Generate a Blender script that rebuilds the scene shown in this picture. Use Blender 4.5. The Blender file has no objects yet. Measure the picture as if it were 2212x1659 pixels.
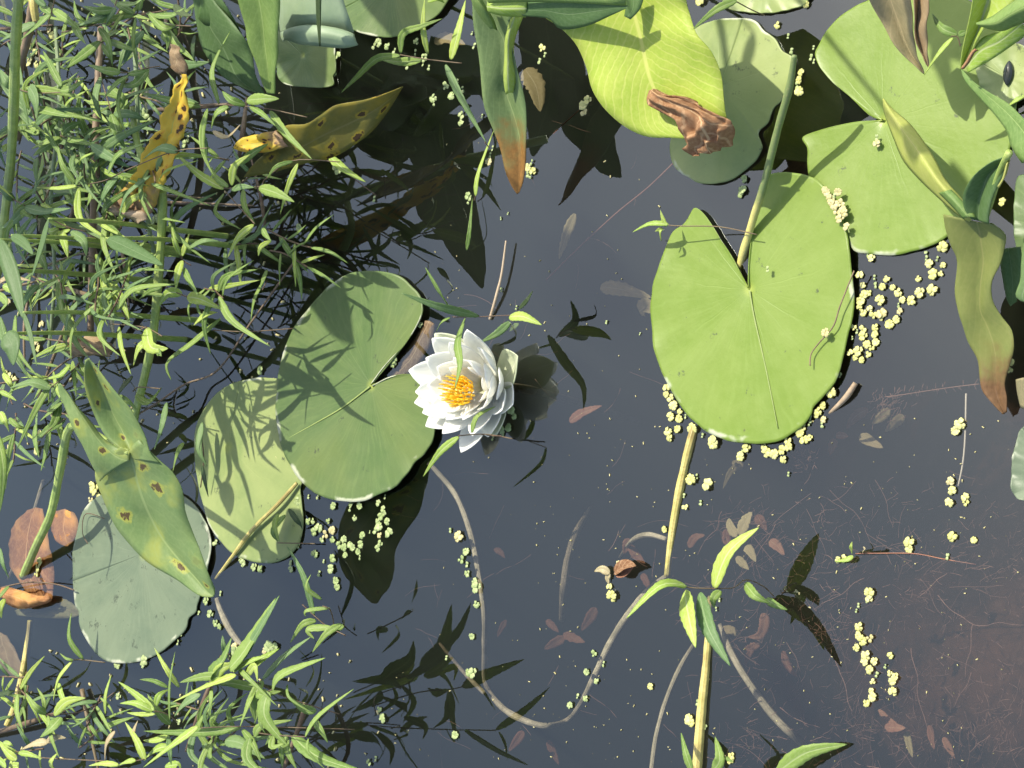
import bpy, math, random
from mathutils import Vector, Matrix, noise
R = math.radians
random.seed(7)
scene = bpy.context.scene

# ------------------------------------------------------------------ camera
# pixel coordinates below are those of a 2212 x 1659 view of the picture
W, HH = 2212.0, 1659.0
CX, CY = W/2, HH/2
FPX = 4160.0                      # focal length in those pixels
TH = R(42.0)                      # angle between the view axis and straight down
CAM = Vector((0.0, 0.0, 1.085))
ROLL = math.atan2(621.0, 3694.0)
fw = Vector((0, math.sin(TH), -math.cos(TH)))
nn = Vector((0, -math.cos(TH), -math.sin(TH)))
pp = Vector((1, 0, 0))
cr, sr = math.cos(ROLL), math.sin(ROLL)
rt = nn*cr + pp*sr
up = pp*cr - nn*sr
cam_d = bpy.data.cameras.new('camera')
cam = bpy.data.objects.new('camera', cam_d)
scene.collection.objects.link(cam)
M3 = Matrix((rt, up, -fw)).transposed()
cam.matrix_world = Matrix.Translation(CAM) @ M3.to_4x4()
cam_d.sensor_width = 36.0
cam_d.lens = FPX/W*36.0
cam_d.clip_start = 0.02
cam_d.clip_end = 500
scene.camera = cam
scene.render.resolution_x = 1024
scene.render.resolution_y = 768

# ------------------------------------------------------------------ light
TO_SUN = Vector((0.040, 0.022, 0.080)).normalized()
SUN_EL = math.asin(TO_SUN.z)
SUN_AZ = math.atan2(TO_SUN.x, TO_SUN.y)
world = bpy.data.worlds.new('World')
scene.world = world
world.use_nodes = True
wn = world.node_tree
for n in list(wn.nodes): wn.nodes.remove(n)
sky = wn.nodes.new('ShaderNodeTexSky'); sky.sky_type = 'NISHITA'; sky.sun_disc = False
sky.sun_elevation = SUN_EL; sky.sun_rotation = SUN_AZ
sky.air_density = 1.0; sky.dust_density = 3.0; sky.ozone_density = 1.0
bg = wn.nodes.new('ShaderNodeBackground'); bg.inputs['Strength'].default_value = 0.15
wo = wn.nodes.new('ShaderNodeOutputWorld')
wn.links.new(sky.outputs[0], bg.inputs[0]); wn.links.new(bg.outputs[0], wo.inputs[0])
sun_d = bpy.data.lights.new('sun', 'SUN'); sun_d.energy = 3.9; sun_d.angle = R(0.55); sun_d.color = (1.0, 0.94, 0.80)
sun = bpy.data.objects.new('sun', sun_d); scene.collection.objects.link(sun)
sun.rotation_euler = TO_SUN.to_track_quat('Z', 'Y').to_euler()
sun.location = TO_SUN*5
vs = scene.view_settings
vs.view_transform = 'Standard'; vs.look = 'None'; vs.gamma = 1.0; vs.use_curve_mapping = False
vs.exposure = 0.80

# ------------------------------------------------------------------ helpers
def at(px, py, h=0.0):
    d = fw + rt*((px-CX)/FPX) + up*(-(py-CY)/FPX)
    t = (h-CAM.z)/d.z
    return CAM + d*t
def atr(px, py, h):               # the point whose mirror image in the water shows at this pixel
    p = at(px, py, -h); return Vector((p.x, p.y, h))
def T(c, r, x, y): return (W/3*c + x/3.0, HH/3*r + y/3.0)
def TT(c, r, pts): return [T(c, r, *p[:2]) + tuple(p[2:]) for p in pts]
def catmull(P, n, closed=False):
    """n samples along a Catmull-Rom curve through vectors P"""
    m = len(P)
    out = []
    segs = m if closed else m-1
    for i in range(n):
        t = i/(n if closed else n-1)*segs
        k = min(int(t), segs-1); f = t-k
        g = lambda j: P[j % m] if closed else P[max(0, min(m-1, j))]
        a, b, c, d = g(k-1), g(k), g(k+1), g(k+2)
        out.append(0.5*((2*b)+(c-a)*f+(2*a-5*b+4*c-d)*f*f+(3*b-a-3*c+d)*f*f*f))
    return out

class MB:
    def __init__(s): s.v = []; s.f = []; s.uv = []
    def grid(s, rows, uvs, thick=0.0005, closed=False):
        """rows: list of rows of Vectors; builds a thin solid sheet with its own thickness"""
        nr, nc = len(rows), len(rows[0])
        nrm = [[None]*nc for _ in range(nr)]
        for i in range(nr):
            for j in range(nc):
                a = rows[min(i+1, nr-1)][j]-rows[max(i-1, 0)][j]
                b = rows[i][min(j+1, nc-1)]-rows[i][max(j-1, 0)]
                n = a.cross(b)
                nrm[i][j] = n.normalized() if n.length > 1e-14 else None
        last = Vector((0, 0, 1))
        for i in range(nr):
            for j in range(nc):
                if nrm[i][j] is None: nrm[i][j] = last
                last = nrm[i][j]
        o = len(s.v)
        for sg in (0.5, -0.5):
            for i in range(nr):
                for j in range(nc):
                    s.v.append(rows[i][j]+nrm[i][j]*thick*sg); s.uv.append(uvs[i][j])
        N = nr*nc
        for i in range(nr-1):
            for j in range(nc-1):
                a, b, c, d = o+i*nc+j, o+i*nc+j+1, o+(i+1)*nc+j+1, o+(i+1)*nc+j
                s.f.append((a, d, c, b)); s.f.append((a+N, b+N, c+N, d+N))
        for i in range(nr-1):
            for j in (0, nc-1):
                a, d = o+i*nc+j, o+(i+1)*nc+j
                s.f.append((a, a+N, d+N, d) if j == 0 else (a, d, d+N, a+N))
        for j in range(nc-1):
            for i in (0, nr-1):
                a, b = o+i*nc+j, o+i*nc+j+1
                s.f.append((a, b, b+N, a+N) if i == 0 else (a, a+N, b+N, b))
    def tube(s, P, rad, seg=8, n=None, flat=1.0):
        if n: 
            rr = catmull([Vector((q, 0, 0)) for q in (rad if isinstance(rad, (list, tuple)) else [rad]*len(P))], n)
            P = catmull(P, n); rad = [q.x for q in rr]
        elif not isinstance(rad, (list, tuple)): rad = [rad]*len(P)
        if seg >= 8: rad = [q*(1+.16*noise.noise(P[i]*70)+.08*noise.noise(P[i]*260)) for i, q in enumerate(rad)]
        o = len(s.v); ref = Vector((0.13, 0.31, 0.94)).normalized()
        for i, p in enumerate(P):
            t = (P[min(i+1, len(P)-1)]-P[max(i-1, 0)])
            t = t.normalized() if t.length > 1e-12 else Vector((0, 1, 0))
            a = t.cross(ref)
            if a.length < 1e-3: a = t.cross(Vector((1, 0, 0)))
            a.normalize(); b = t.cross(a)
            for k in range(seg):
                q = 2*math.pi*k/seg
                s.v.append(p+a*(math.cos(q)*rad[i])+b*(math.sin(q)*rad[i]*flat)); s.uv.append((i/(len(P)-1), k/seg*2-1))
        for i in range(len(P)-1):
            for k in range(seg):
                k2 = (k+1) % seg
                s.f.append((o+i*seg+k, o+i*seg+k2, o+(i+1)*seg+k2, o+(i+1)*seg+k))
        s.f.append(tuple(o+k for k in range(seg))[::-1]); s.f.append(tuple(o+(len(P)-1)*seg+k for k in range(seg)))
    def build(s, name, mat, parent=None, smooth=True):
        base = parent.location if parent is not None else None
        if parent is None:
            c = Vector((0, 0, 0))
            for q in s.v: c += q
            c /= len(s.v); c.z = min(q.z for q in s.v); base = c
        else:
            base = Vector((0, 0, 0)); pr = parent
            while pr is not None: base += pr.location; pr = pr.parent
        me = bpy.data.meshes.new(name)
        me.from_pydata([tuple(q-base) for q in s.v], [], s.f)
        uvl = me.uv_layers.new(name='UVMap')
        vi = [0]*len(me.loops); me.loops.foreach_get('vertex_index', vi)
        flat = []
        for k in vi: flat.extend(s.uv[k])
        uvl.data.foreach_set('uv', flat)
        me.polygons.foreach_set('use_smooth', [smooth]*len(me.polygons))
        me.materials.append(mat)
        me.update()
        o = bpy.data.objects.new(name, me); scene.collection.objects.link(o)
        if parent is not None: o.parent = parent
        else: o.location = base
        return o

def tag(o, label=None, cat=None, group=None, kind=None):
    if label: o['label'] = label
    if cat: o['category'] = cat
    if group: o['group'] = group
    if kind: o['kind'] = kind
    return o
def empty(name, loc, label, cat, group=None):
    o = bpy.data.objects.new(name, None); scene.collection.objects.link(o)
    o.empty_display_size = 0.01; o.location = loc
    return tag(o, label, cat, group)

# ------------------------------------------------------------------ materials
def nt(name):
    m = bpy.data.materials.new(name); m.use_nodes = True
    t = m.node_tree
    for n in list(t.nodes): t.nodes.remove(n)
    out = t.nodes.new('ShaderNodeOutputMaterial')
    return m, t, out
class NB:
    def __init__(s, t): s.t = t
    def n(s, ty, **k):
        q = s.t.nodes.new('ShaderNode'+ty)
        for a, b in k.items(): setattr(q, a, b)
        return q
    def set(s, sock, v):
        if hasattr(v, 'is_linked') or isinstance(v, bpy.types.NodeSocket): s.t.links.new(v, sock)
        else: sock.default_value = v
    def math(s, op, a, b=None, c=None, clamp=False):
        q = s.n('Math', operation=op); q.use_clamp = clamp
        s.set(q.inputs[0], a)
        if b is not None: s.set(q.inputs[1], b)
        if c is not None: s.set(q.inputs[2], c)
        return q.outputs[0]
    def mix(s, f, a, b, mode='MIX'):
        q = s.n('Mix', data_type='RGBA', blend_type=mode)
        s.set(q.inputs[0], f); 
        s.set(q.inputs[6], (*a, 1) if isinstance(a, tuple) and len(a) == 3 else a)
        s.set(q.inputs[7], (*b, 1) if isinstance(b, tuple) and len(b) == 3 else b)
        return q.outputs[2]
    def noise(s, vec, scale, detail=3, rough=0.55, dist=0.0):
        q = s.n('TexNoise'); s.t.links.new(vec, q.inputs['Vector'])
        q.inputs['Scale'].default_value = scale; q.inputs['Detail'].default_value = detail
        q.inputs['Roughness'].default_value = rough; q.inputs['Distortion'].default_value = dist
        return q.outputs['Fac']
    def smooth(s, x, a, b):
        q = s.n('MapRange', interpolation_type='SMOOTHSTEP'); s.set(q.inputs[0], x)
        q.inputs[1].default_value = a; q.inputs[2].default_value = b
        q.inputs[3].default_value = 0; q.inputs[4].default_value = 1
        return q.outputs[0]

def sheet(t, b, out, col, rough=0.45, trans=0.22, bump=None, bstr=0.3, bdist=0.0006, spec=0.5, tcol=None, coat=0):
    p = b.n('BsdfPrincipled'); t.links.new(col, p.inputs['Base Color'])
    b.set(p.inputs['Roughness'], rough)
    p.inputs['Specular IOR Level'].default_value = spec
    if coat: p.inputs['Coat Weight'].default_value = coat; p.inputs['Coat Roughness'].default_value = 0.3
    if bump is not None:
        bp = b.n('Bump'); bp.inputs['Strength'].default_value = bstr; bp.inputs['Distance'].default_value = bdist
        t.links.new(bump, bp.inputs['Height']); t.links.new(bp.outputs[0], p.inputs['Normal'])
    if trans <= 0:
        t.links.new(p.outputs[0], out.inputs[0]); return
    tr = b.n('BsdfTranslucent')
    if tcol is None:
        hs = b.n('HueSaturation'); hs.inputs['Saturation'].default_value = 1.15; hs.inputs['Value'].default_value = 1.3
        hs.inputs['Hue'].default_value = 0.49
        t.links.new(col, hs.inputs['Color']); t.links.new(hs.outputs[0], tr.inputs[0])
    else: tr.inputs[0].default_value = (*tcol, 1)
    mx = b.n('MixShader'); mx.inputs[0].default_value = trans
    t.links.new(p.outputs[0], mx.inputs[1]); t.links.new(tr.outputs[0], mx.inputs[2]); t.links.new(mx.outputs[0], out.inputs[0])

def leaf_mat(name, c1, c2, vein, lat=14, rib=0.05, rough=0.5, trans=0.25, spots=0.0, spotcol=(.06,.03,.015),
             tip=None, tipcol=(.2,.1,.03), yellow=0.0, ycol=(.35,.33,.03), spec=0.28, latstr=0.35, bstr=0.4):
    m, t, out = nt(name); b = NB(t)
    uv = b.n('UVMap'); sp = b.n('SeparateXYZ'); t.links.new(uv.outputs[0], sp.inputs[0])
    u, v = sp.outputs[0], sp.outputs[1]
    ge = b.n('TexCoord').outputs['Object']
    oi = b.n('ObjectInfo').outputs['Random']
    av = b.math('ABSOLUTE', v)
    n1 = b.noise(ge, 60, 4); n2 = b.noise(ge, 400, 3)
    n3 = b.noise(ge, 25, 3)
    col = b.mix(b.smooth(b.math('ADD', b.math('MULTIPLY', n1, .7), b.math('MULTIPLY', oi, .45)), .3, .85), c1, c2)
    ph = b.math('ADD', b.math('SUBTRACT', b.math('MULTIPLY', u, float(lat)), b.math('MULTIPLY', av, lat*0.28)), b.math('MULTIPLY', n1, 1.2))
    w = b.math('SINE', b.math('MULTIPLY', ph, 6.283))
    latv = b.smooth(w, .72, 1.0)
    latv = b.math('MULTIPLY', latv, latstr)
    ribv = b.math('SUBTRACT', 1.0, b.smooth(av, rib*.5, rib*1.6))
    veins = b.math('MAXIMUM', latv, ribv, clamp=True)
    if yellow:
        yf = b.math('MULTIPLY', b.smooth(n3, .5, .68), yellow)
        col = b.mix(yf, col, ycol)
    col = b.mix(b.math('MULTIPLY', b.smooth(n2, .35, .75), .25), col, vein, 'MIX')
    col = b.mix(b.math('MULTIPLY', veins, .8), col, vein)
    if spots:
        cv = b.n('CombineXYZ'); b.set(cv.inputs[0], b.math('MULTIPLY', u, 7.0)); b.set(cv.inputs[1], b.math('MULTIPLY', v, 1.6))
        vo = b.n('TexVoronoi', voronoi_dimensions='2D'); t.links.new(cv.outputs[0], vo.inputs['Vector']); vo.inputs['Scale'].default_value = 1.0
        vo.inputs['Randomness'].default_value = 1
        n5 = b.noise(ge, 170, 3, .6)
        wr = b.math('ADD', vo.outputs['Distance'], b.math('MULTIPLY', b.math('SUBTRACT', n5, .4), .75))
        sc = b.n('SeparateXYZ'); t.links.new(vo.outputs['Color'], sc.inputs[0])
        pick = b.smooth(sc.outputs[0], 1-spots-.02, 1-spots+.02)
        halo = b.math('MULTIPLY', b.math('SUBTRACT', 1.0, b.smooth(wr, .22, .5)), pick)
        spt = b.math('MULTIPLY', b.math('SUBTRACT', 1.0, b.smooth(wr, .20, .27)), pick)
        col = b.mix(b.math('MULTIPLY', halo, .8), col, ycol)
        col = b.mix(spt, col, spotcol)
    if tip is not None:
        tf = b.smooth(b.math('ADD', u, b.math('MULTIPLY', b.math('SUBTRACT', n1, .5), .5)), tip-.12, tip+.12)
        tc = b.mix(n2, tipcol, tuple(q*.35 for q in tipcol))
        col = b.mix(tf, col, tc)
    bh = b.math('ADD', b.math('MULTIPLY', veins, -.5), b.math('MULTIPLY', n2, .35))
    sheet(t, b, out, col, rough, trans, bh, bstr, .0007, spec)
    return m

def pad_mat(name, c1, c2, rough=0.38, dirt=0.1, trans=0.12, vein=(.3,.4,.12), spec=0.35, alt=None):
    m, t, out = nt(name); b = NB(t)
    uv = b.n('UVMap'); sp = b.n('SeparateXYZ'); t.links.new(uv.outputs[0], sp.inputs[0])
    x, y = sp.outputs[0], sp.outputs[1]
    ge = b.n('TexCoord').outputs['Object']
    n1 = b.noise(ge, 14, 4); n2 = b.noise(ge, 260, 4); n3 = b.noise(ge, 45, 5, .65)
    ang = b.math('ARCTAN2', y, x)
    rad = b.math('SQRT', b.math('ADD', b.math('MULTIPLY', x, x), b.math('MULTIPLY', y, y)))
    an = b.math('ADD', ang, b.math('MULTIPLY', b.math('SUBTRACT', n1, .5), .35))
    w = b.math('SINE', b.math('MULTIPLY', an, 9.0))
    vw = b.smooth(w, .985, 1.0)
    w2 = b.smooth(b.math('SINE', b.math('ADD', b.math('MULTIPLY', an, 23.0), b.math('MULTIPLY', n3, 2.0))), .9, 1.0)
    vv = b.math('MULTIPLY', b.math('MAXIMUM', vw, b.math('MULTIPLY', w2, .35)), b.math('SUBTRACT', 1.0, b.smooth(rad, .35, .95)))
    col = b.mix(b.smooth(b.math('ADD', b.math('MULTIPLY', n1, .6), b.math('MULTIPLY', n3, .4)), .36, .62), c1, c2)
    # streaks running outward
    cmb = b.n('CombineXYZ'); b.set(cmb.inputs[0], b.math('MULTIPLY', an, 9.0)); b.set(cmb.inputs[1], b.math('MULTIPLY', rad, 1.2))
    st = b.noise(cmb.outputs[0], 2.2, 3)
    col = b.mix(b.math('MULTIPLY', b.smooth(st, .42, .78), .12), col, vein)
    big = b.noise(ge, 7, 3)
    col = b.mix(b.math('MULTIPLY', b.smooth(big, .45, .65), .45), col, c2 if alt is None else alt)
    col = b.mix(b.math('MULTIPLY', vv, .05), col, vein)
    cen = b.math('SUBTRACT', 1.0, b.smooth(rad, .0, .09))
    col = b.mix(b.math('MULTIPLY', cen, .6), col, (.36,.42,.08))
    if dirt:
        d = b.smooth(b.noise(ge, 70, 7, .75), .63-dirt*.10, .68-dirt*.06)
        col = b.mix(b.math('MULTIPLY', d, .75), col, (.045,.055,.035))
        # small holes' scars, specks and pale rim patches painted as edge glare
    vo = b.n('TexVoronoi'); t.links.new(ge, vo.inputs['Vector']); vo.inputs['Scale'].default_value = 55
    sc = b.n('SeparateXYZ'); t.links.new(vo.outputs['Color'], sc.inputs[0])
    sp_ = b.math('MULTIPLY', b.math('SUBTRACT', 1.0, b.smooth(b.math('ADD', vo.outputs['Distance'], b.math('MULTIPLY', n2, .12)), .10, .16)), b.smooth(sc.outputs[0], .74, .78))
    col = b.mix(sp_, col, (.07,.07,.03))
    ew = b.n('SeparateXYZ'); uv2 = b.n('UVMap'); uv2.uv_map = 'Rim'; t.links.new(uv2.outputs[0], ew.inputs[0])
    rim_glare = b.math('MULTIPLY', b.smooth(b.math('ADD', ew.outputs[0], b.math('MULTIPLY', b.math('SUBTRACT', n3, .5), .10)), .958, .985), b.smooth(b.noise(ge, 26, 3), .53, .60))
    col = b.mix(b.math('MULTIPLY', rim_glare, .75), col, (.52,.54,.40))
    bh = b.math('ADD', b.math('MULTIPLY', vv, -.12), b.math('ADD', b.math('MULTIPLY', n2, .25), b.math('MULTIPLY', n3, .8)))
    rg = b.math('ADD', b.math('MULTIPLY', n3, .25), rough-.1)
    sheet(t, b, out, col, rg, trans, bh, .35, .0012, spec)
    return m

def plain_mat(name, c1, c2, scale=120, rough=0.6, trans=0.0, spec=0.4, bstr=.4):
    m, t, out = nt(name); b = NB(t)
    ge = b.n('TexCoord').outputs['Object']
    n1 = b.noise(ge, scale, 5, .65); oi = b.n('ObjectInfo').outputs['Random']
    col = b.mix(b.smooth(b.math('ADD', b.math('MULTIPLY', n1, .8), b.math('MULTIPLY', oi, .25)), .3, .8), c1, c2)
    sheet(t, b, out, col, rough, trans, n1, bstr, .0006, spec)
    return m

def stem_mat(name, c1, c2, fleck, rough=0.45):
    m, t, out = nt(name); b = NB(t)
    uv = b.n('UVMap'); sp = b.n('SeparateXYZ'); t.links.new(uv.outputs[0], sp.inputs[0])
    ge = b.n('TexCoord').outputs['Object']
    n1 = b.noise(ge, 90, 4); n2 = b.noise(ge, 420, 5, .75); n3 = b.noise(ge, 35, 3)
    rib = b.math('SINE', b.math('MULTIPLY', sp.outputs[1], 25.0))
    col = b.mix(b.smooth(n1, .35, .65), c1, c2)
    col = b.mix(b.math('MULTIPLY', b.smooth(n3, .5, .66), .6), col, tuple(q*.55 for q in fleck))
    col = b.mix(b.math('MULTIPLY', b.smooth(n2, .5, .68), .75), col, fleck)
    col = b.mix(b.math('MULTIPLY', b.smooth(rib, .2, 1), .25), col, c2)
    sheet(t, b, out, col, rough, .0, b.math('ADD', b.math('MULTIPLY', rib, .4), n2), .4, .0006, .5)
    return m

def sunlit_foot_stem(name, foot, top, fleck):
    m, t, out = nt(name); b = NB(t)
    uv = b.n('UVMap'); sp = b.n('SeparateXYZ'); t.links.new(uv.outputs[0], sp.inputs[0])
    ge = b.n('TexCoord').outputs['Object']; n1 = b.noise(ge, 70, 4); n2 = b.noise(ge, 500, 4, .7)
    col = b.mix(b.smooth(b.math('ADD', sp.outputs[0], b.math('MULTIPLY', b.math('SUBTRACT', n1, .5), .3)), .30, .5), foot, top)  # sunlit foot and shaded upper length are put into the colour
    col = b.mix(b.math('MULTIPLY', b.smooth(n2, .5, .7), .5), col, fleck)
    sheet(t, b, out, col, .5, 0, n2, .4, .0006, .35)
    return m
MT = {}
MT['stem_sunlit_foot'] = sunlit_foot_stem('stem_sunlit_foot', (.52,.47,.15), (.15,.20,.07), (.30,.27,.12))
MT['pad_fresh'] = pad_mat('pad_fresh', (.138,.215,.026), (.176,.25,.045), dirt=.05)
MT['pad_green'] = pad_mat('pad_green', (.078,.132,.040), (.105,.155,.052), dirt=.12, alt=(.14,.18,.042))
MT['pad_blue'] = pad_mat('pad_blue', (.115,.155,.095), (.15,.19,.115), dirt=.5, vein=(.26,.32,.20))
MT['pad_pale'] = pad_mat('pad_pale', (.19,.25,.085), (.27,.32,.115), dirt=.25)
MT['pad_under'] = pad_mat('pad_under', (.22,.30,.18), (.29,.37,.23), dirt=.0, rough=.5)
MT['willow'] = leaf_mat('willow', (.13,.225,.045), (.22,.32,.07), (.34,.42,.18), lat=9, rib=.09, trans=.28, latstr=.22)
MT['willow_bright'] = leaf_mat('willow_bright', (.25,.38,.055), (.38,.48,.09), (.50,.56,.28), lat=9, rib=.09, trans=.3, latstr=.3)
MT['willow_blue'] = leaf_mat('willow_blue', (.105,.19,.065), (.155,.245,.085), (.24,.33,.16), lat=9, rib=.08, trans=.25, latstr=.2)
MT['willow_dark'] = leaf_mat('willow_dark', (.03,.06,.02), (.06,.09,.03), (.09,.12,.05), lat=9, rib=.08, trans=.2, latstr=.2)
MT['willow_tan'] = leaf_mat('willow_tan', (.34,.27,.14), (.42,.37,.20), (.5,.45,.3), lat=9, rib=.08, trans=.2, latstr=.3)
MT['arrow'] = leaf_mat('arrow', (.125,.215,.055), (.175,.265,.07), (.30,.40,.14), lat=13, rib=.03, latstr=.22)
MT['arrow_spot'] = leaf_mat('arrow_spot', (.13,.22,.075), (.18,.26,.09), (.28,.36,.14), lat=11, rib=.03, spots=.22, yellow=.45, ycol=(.42,.42,.07), spotcol=(.10,.07,.03), latstr=.2)
MT['arrow_lime'] = leaf_mat('arrow_lime', (.30,.42,.05), (.40,.48,.08), (.56,.58,.17), lat=17, rib=.03, latstr=.5, trans=.25)
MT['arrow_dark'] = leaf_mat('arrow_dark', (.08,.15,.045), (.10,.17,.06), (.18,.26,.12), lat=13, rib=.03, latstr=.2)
MT['arrow_browntip'] = leaf_mat('arrow_browntip', (.14,.21,.08), (.19,.26,.10), (.28,.36,.15), lat=13, rib=.03, tip=.7, tipcol=(.38,.20,.055), latstr=.25)
MT['arrow_halfbrown'] = leaf_mat('arrow_halfbrown', (.14,.18,.05), (.19,.22,.06), (.26,.27,.09), lat=13, rib=.03, tip=.72, tipcol=(.24,.135,.06), latstr=.2, yellow=.3, ycol=(.22,.20,.05))
MT['arrow_yellow'] = leaf_mat('arrow_yellow', (.58,.38,.03), (.62,.46,.05), (.46,.46,.10), lat=10, rib=.04, spots=.6, ycol=(.55,.28,.03), spotcol=(.07,.04,.015), tip=.85, tipcol=(.45,.30,.17), latstr=.15)
MT['arrow_olive'] = leaf_mat('arrow_olive', (.10,.12,.025), (.17,.15,.03), (.22,.19,.06), lat=10, rib=.04, spots=.4, spotcol=(.07,.04,.015), latstr=.15, yellow=.4, ycol=(.40,.30,.03))
MT['arrow_fold'] = leaf_mat('arrow_fold', (.33,.38,.08), (.40,.42,.12), (.46,.46,.16), lat=6, rib=.02, latstr=.3)
MT['brown_leaf'] = leaf_mat('brown_leaf', (.13,.08,.045), (.27,.19,.10), (.36,.28,.16), lat=8, rib=.03, latstr=.3, trans=.1, rough=.6)
MT['greybrown_leaf'] = leaf_mat('greybrown_leaf', (.17,.17,.09), (.24,.20,.10), (.34,.28,.15), lat=8, rib=.03, latstr=.25, trans=.1, rough=.55, yellow=.4, ycol=(.28,.22,.08))
MT['crisp'] = leaf_mat('crisp', (.36,.20,.10), (.17,.085,.045), (.55,.38,.22), lat=5, rib=.03, latstr=.5, trans=.15, rough=.85, spec=.05, bstr=.8)
MT['copper'] = leaf_mat('copper', (.22,.10,.05), (.42,.21,.08), (.55,.33,.16), lat=8, rib=.02, latstr=.2, trans=.1, rough=.85, spec=.05, yellow=.8, ycol=(.55,.29,.09))
MT['sunk_red'] = leaf_mat('sunk_red', (.17,.075,.05), (.26,.13,.08), (.30,.20,.13), lat=8, rib=.05, latstr=.2, trans=0, rough=.8, spec=.1)
MT['sunk_tan'] = leaf_mat('sunk_tan', (.24,.20,.10), (.32,.26,.14), (.36,.31,.19), lat=8, rib=.05, latstr=.2, trans=0, rough=.8, spec=.1)
MT['stem_green'] = stem_mat('stem_green', (.20,.29,.06), (.30,.38,.09), (.36,.42,.14))
MT['stem_grey'] = stem_mat('stem_grey', (.14,.20,.09), (.20,.26,.12), (.24,.30,.15))
MT['stem_yellow'] = stem_mat('stem_yellow', (.38,.33,.09), (.52,.45,.15), (.28,.18,.06))
MT['stem_sunk'] = stem_mat('stem_sunk', (.30,.26,.17), (.46,.40,.28), (.17,.14,.08), rough=.8)
MT['stem_red'] = plain_mat('stem_red', (.15,.06,.045), (.25,.12,.07), 200)
MT['stem_thin'] = plain_mat('stem_thin', (.09,.055,.035), (.16,.12,.06), 200)
MT['dead'] = plain_mat('dead', (.24,.17,.10), (.10,.07,.045), 90)
MT['deadpale'] = plain_mat('deadpale', (.42,.33,.22), (.25,.18,.11), 90)
MT['weed'] = plain_mat('weed', (.48,.48,.15), (.60,.58,.26), 300, .45, .15, bstr=.2)
MT['weed_green'] = plain_mat('weed_green', (.26,.34,.12), (.38,.44,.20), 300, .45, .15, bstr=.2)
MT['weed_tan'] = plain_mat('weed_tan', (.46,.42,.18), (.56,.50,.26), 300, .45, .15, bstr=.2)
MT['thread'] = plain_mat('thread', (.30,.17,.13), (.20,.12,.09), 100, .8)
MT['thread_pale'] = plain_mat('thread_pale', (.5,.45,.38), (.4,.34,.28), 100, .8)
def petal_mat():
    m, t, out = nt('petal_white'); b = NB(t)
    uv = b.n('UVMap'); sp = b.n('SeparateXYZ'); t.links.new(uv.outputs[0], sp.inputs[0])
    ge = b.n('TexCoord').outputs['Object']
    w = b.math('SINE', b.math('MULTIPLY', sp.outputs[1], 22.0)); n = b.noise(ge, 150, 3)
    col = b.mix(b.math('MULTIPLY', b.smooth(w, .3, 1.), .25), (.93,.93,.88), (.88,.88,.84))
    col = b.mix(b.math('SUBTRACT', 1.0, b.smooth(sp.outputs[0], .0, .22)), col, (.62,.64,.40))
    sheet(t, b, out, col, .5, .5, b.math('ADD', w, n), .12, .0004, .35, tcol=(.93,.93,.86))
    return m
MT['petal'] = petal_mat()
MT['sepal'] = leaf_mat('sepal', (.50,.55,.36), (.60,.63,.46), (.62,.64,.5), lat=1, rib=.04, latstr=.0, trans=.25)
MT['stamen'] = plain_mat('stamen', (.95,.62,.015), (.97,.80,.10), 300, .5, .2)
MT['pistil'] = plain_mat('pistil', (.70,.45,.03), (.72,.55,.10), 300, .5, .1)
MT['glint'] = None

# ------------------------------------------------------------------ the setting
def bedmat():
    m, t, out = nt('pond_bed'); b = NB(t)
    ge = b.n('TexCoord').outputs['Object']
    n1 = b.noise(ge, 9, 5, .6); n2 = b.noise(ge, 110, 6, .75, .6); n3 = b.noise(ge, 33, 5, .7)
    col = b.mix(b.smooth(n1, .4, .65), (.05,.032,.022), (.20,.10,.06))
    col = b.mix(b.math('MULTIPLY', b.smooth(n2, .5, .72), .55), col, (.28,.17,.12))
    col = b.mix(b.math('MULTIPLY', b.smooth(n3, .5, .7), .5), col, (.015,.013,.01))
    sheet(t, b, out, col, .9, 0, n2, .8, .004, .1)
    return m
def bed_z(x, y):
    # shallower towards the lower right corner of the picture
    p = Vector((x, y, 0)); q = at(2150, 1500); d = (p-q).length
    s = max(0.0, 1-d/0.50); s = s*s*(3-2*s)
    return -0.30+0.235*s+0.012*noise.noise(Vector((x*9, y*9, 2)))
def make_bed():
    xs = [-40,-12,-4,-1.5]+[-1+.04*i for i in range(51)]+[1.5,4,12,40]
    ys = [-40,-12,-4,-1]+[-.4+.04*i for i in range(71)]+[3.2,6,14,60]
    v = [(x, y, bed_z(x, y)) for y in ys for x in xs]
    nx = len(xs); f = [(j*nx+i, j*nx+i+1, (j+1)*nx+i+1, (j+1)*nx+i) for j in range(len(ys)-1) for i in range(nx-1)]
    me = bpy.data.meshes.new('pond_bed'); me.from_pydata(v, [], f); me.materials.append(bedmat())
    me.polygons.foreach_set('use_smooth', [True]*len(me.polygons))
    o = bpy.data.objects.new('pond_bed', me); scene.collection.objects.link(o)
    tag(o, 'dark brown silty pond bed under the still water', 'pond bed', kind='structure')
make_bed()
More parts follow.
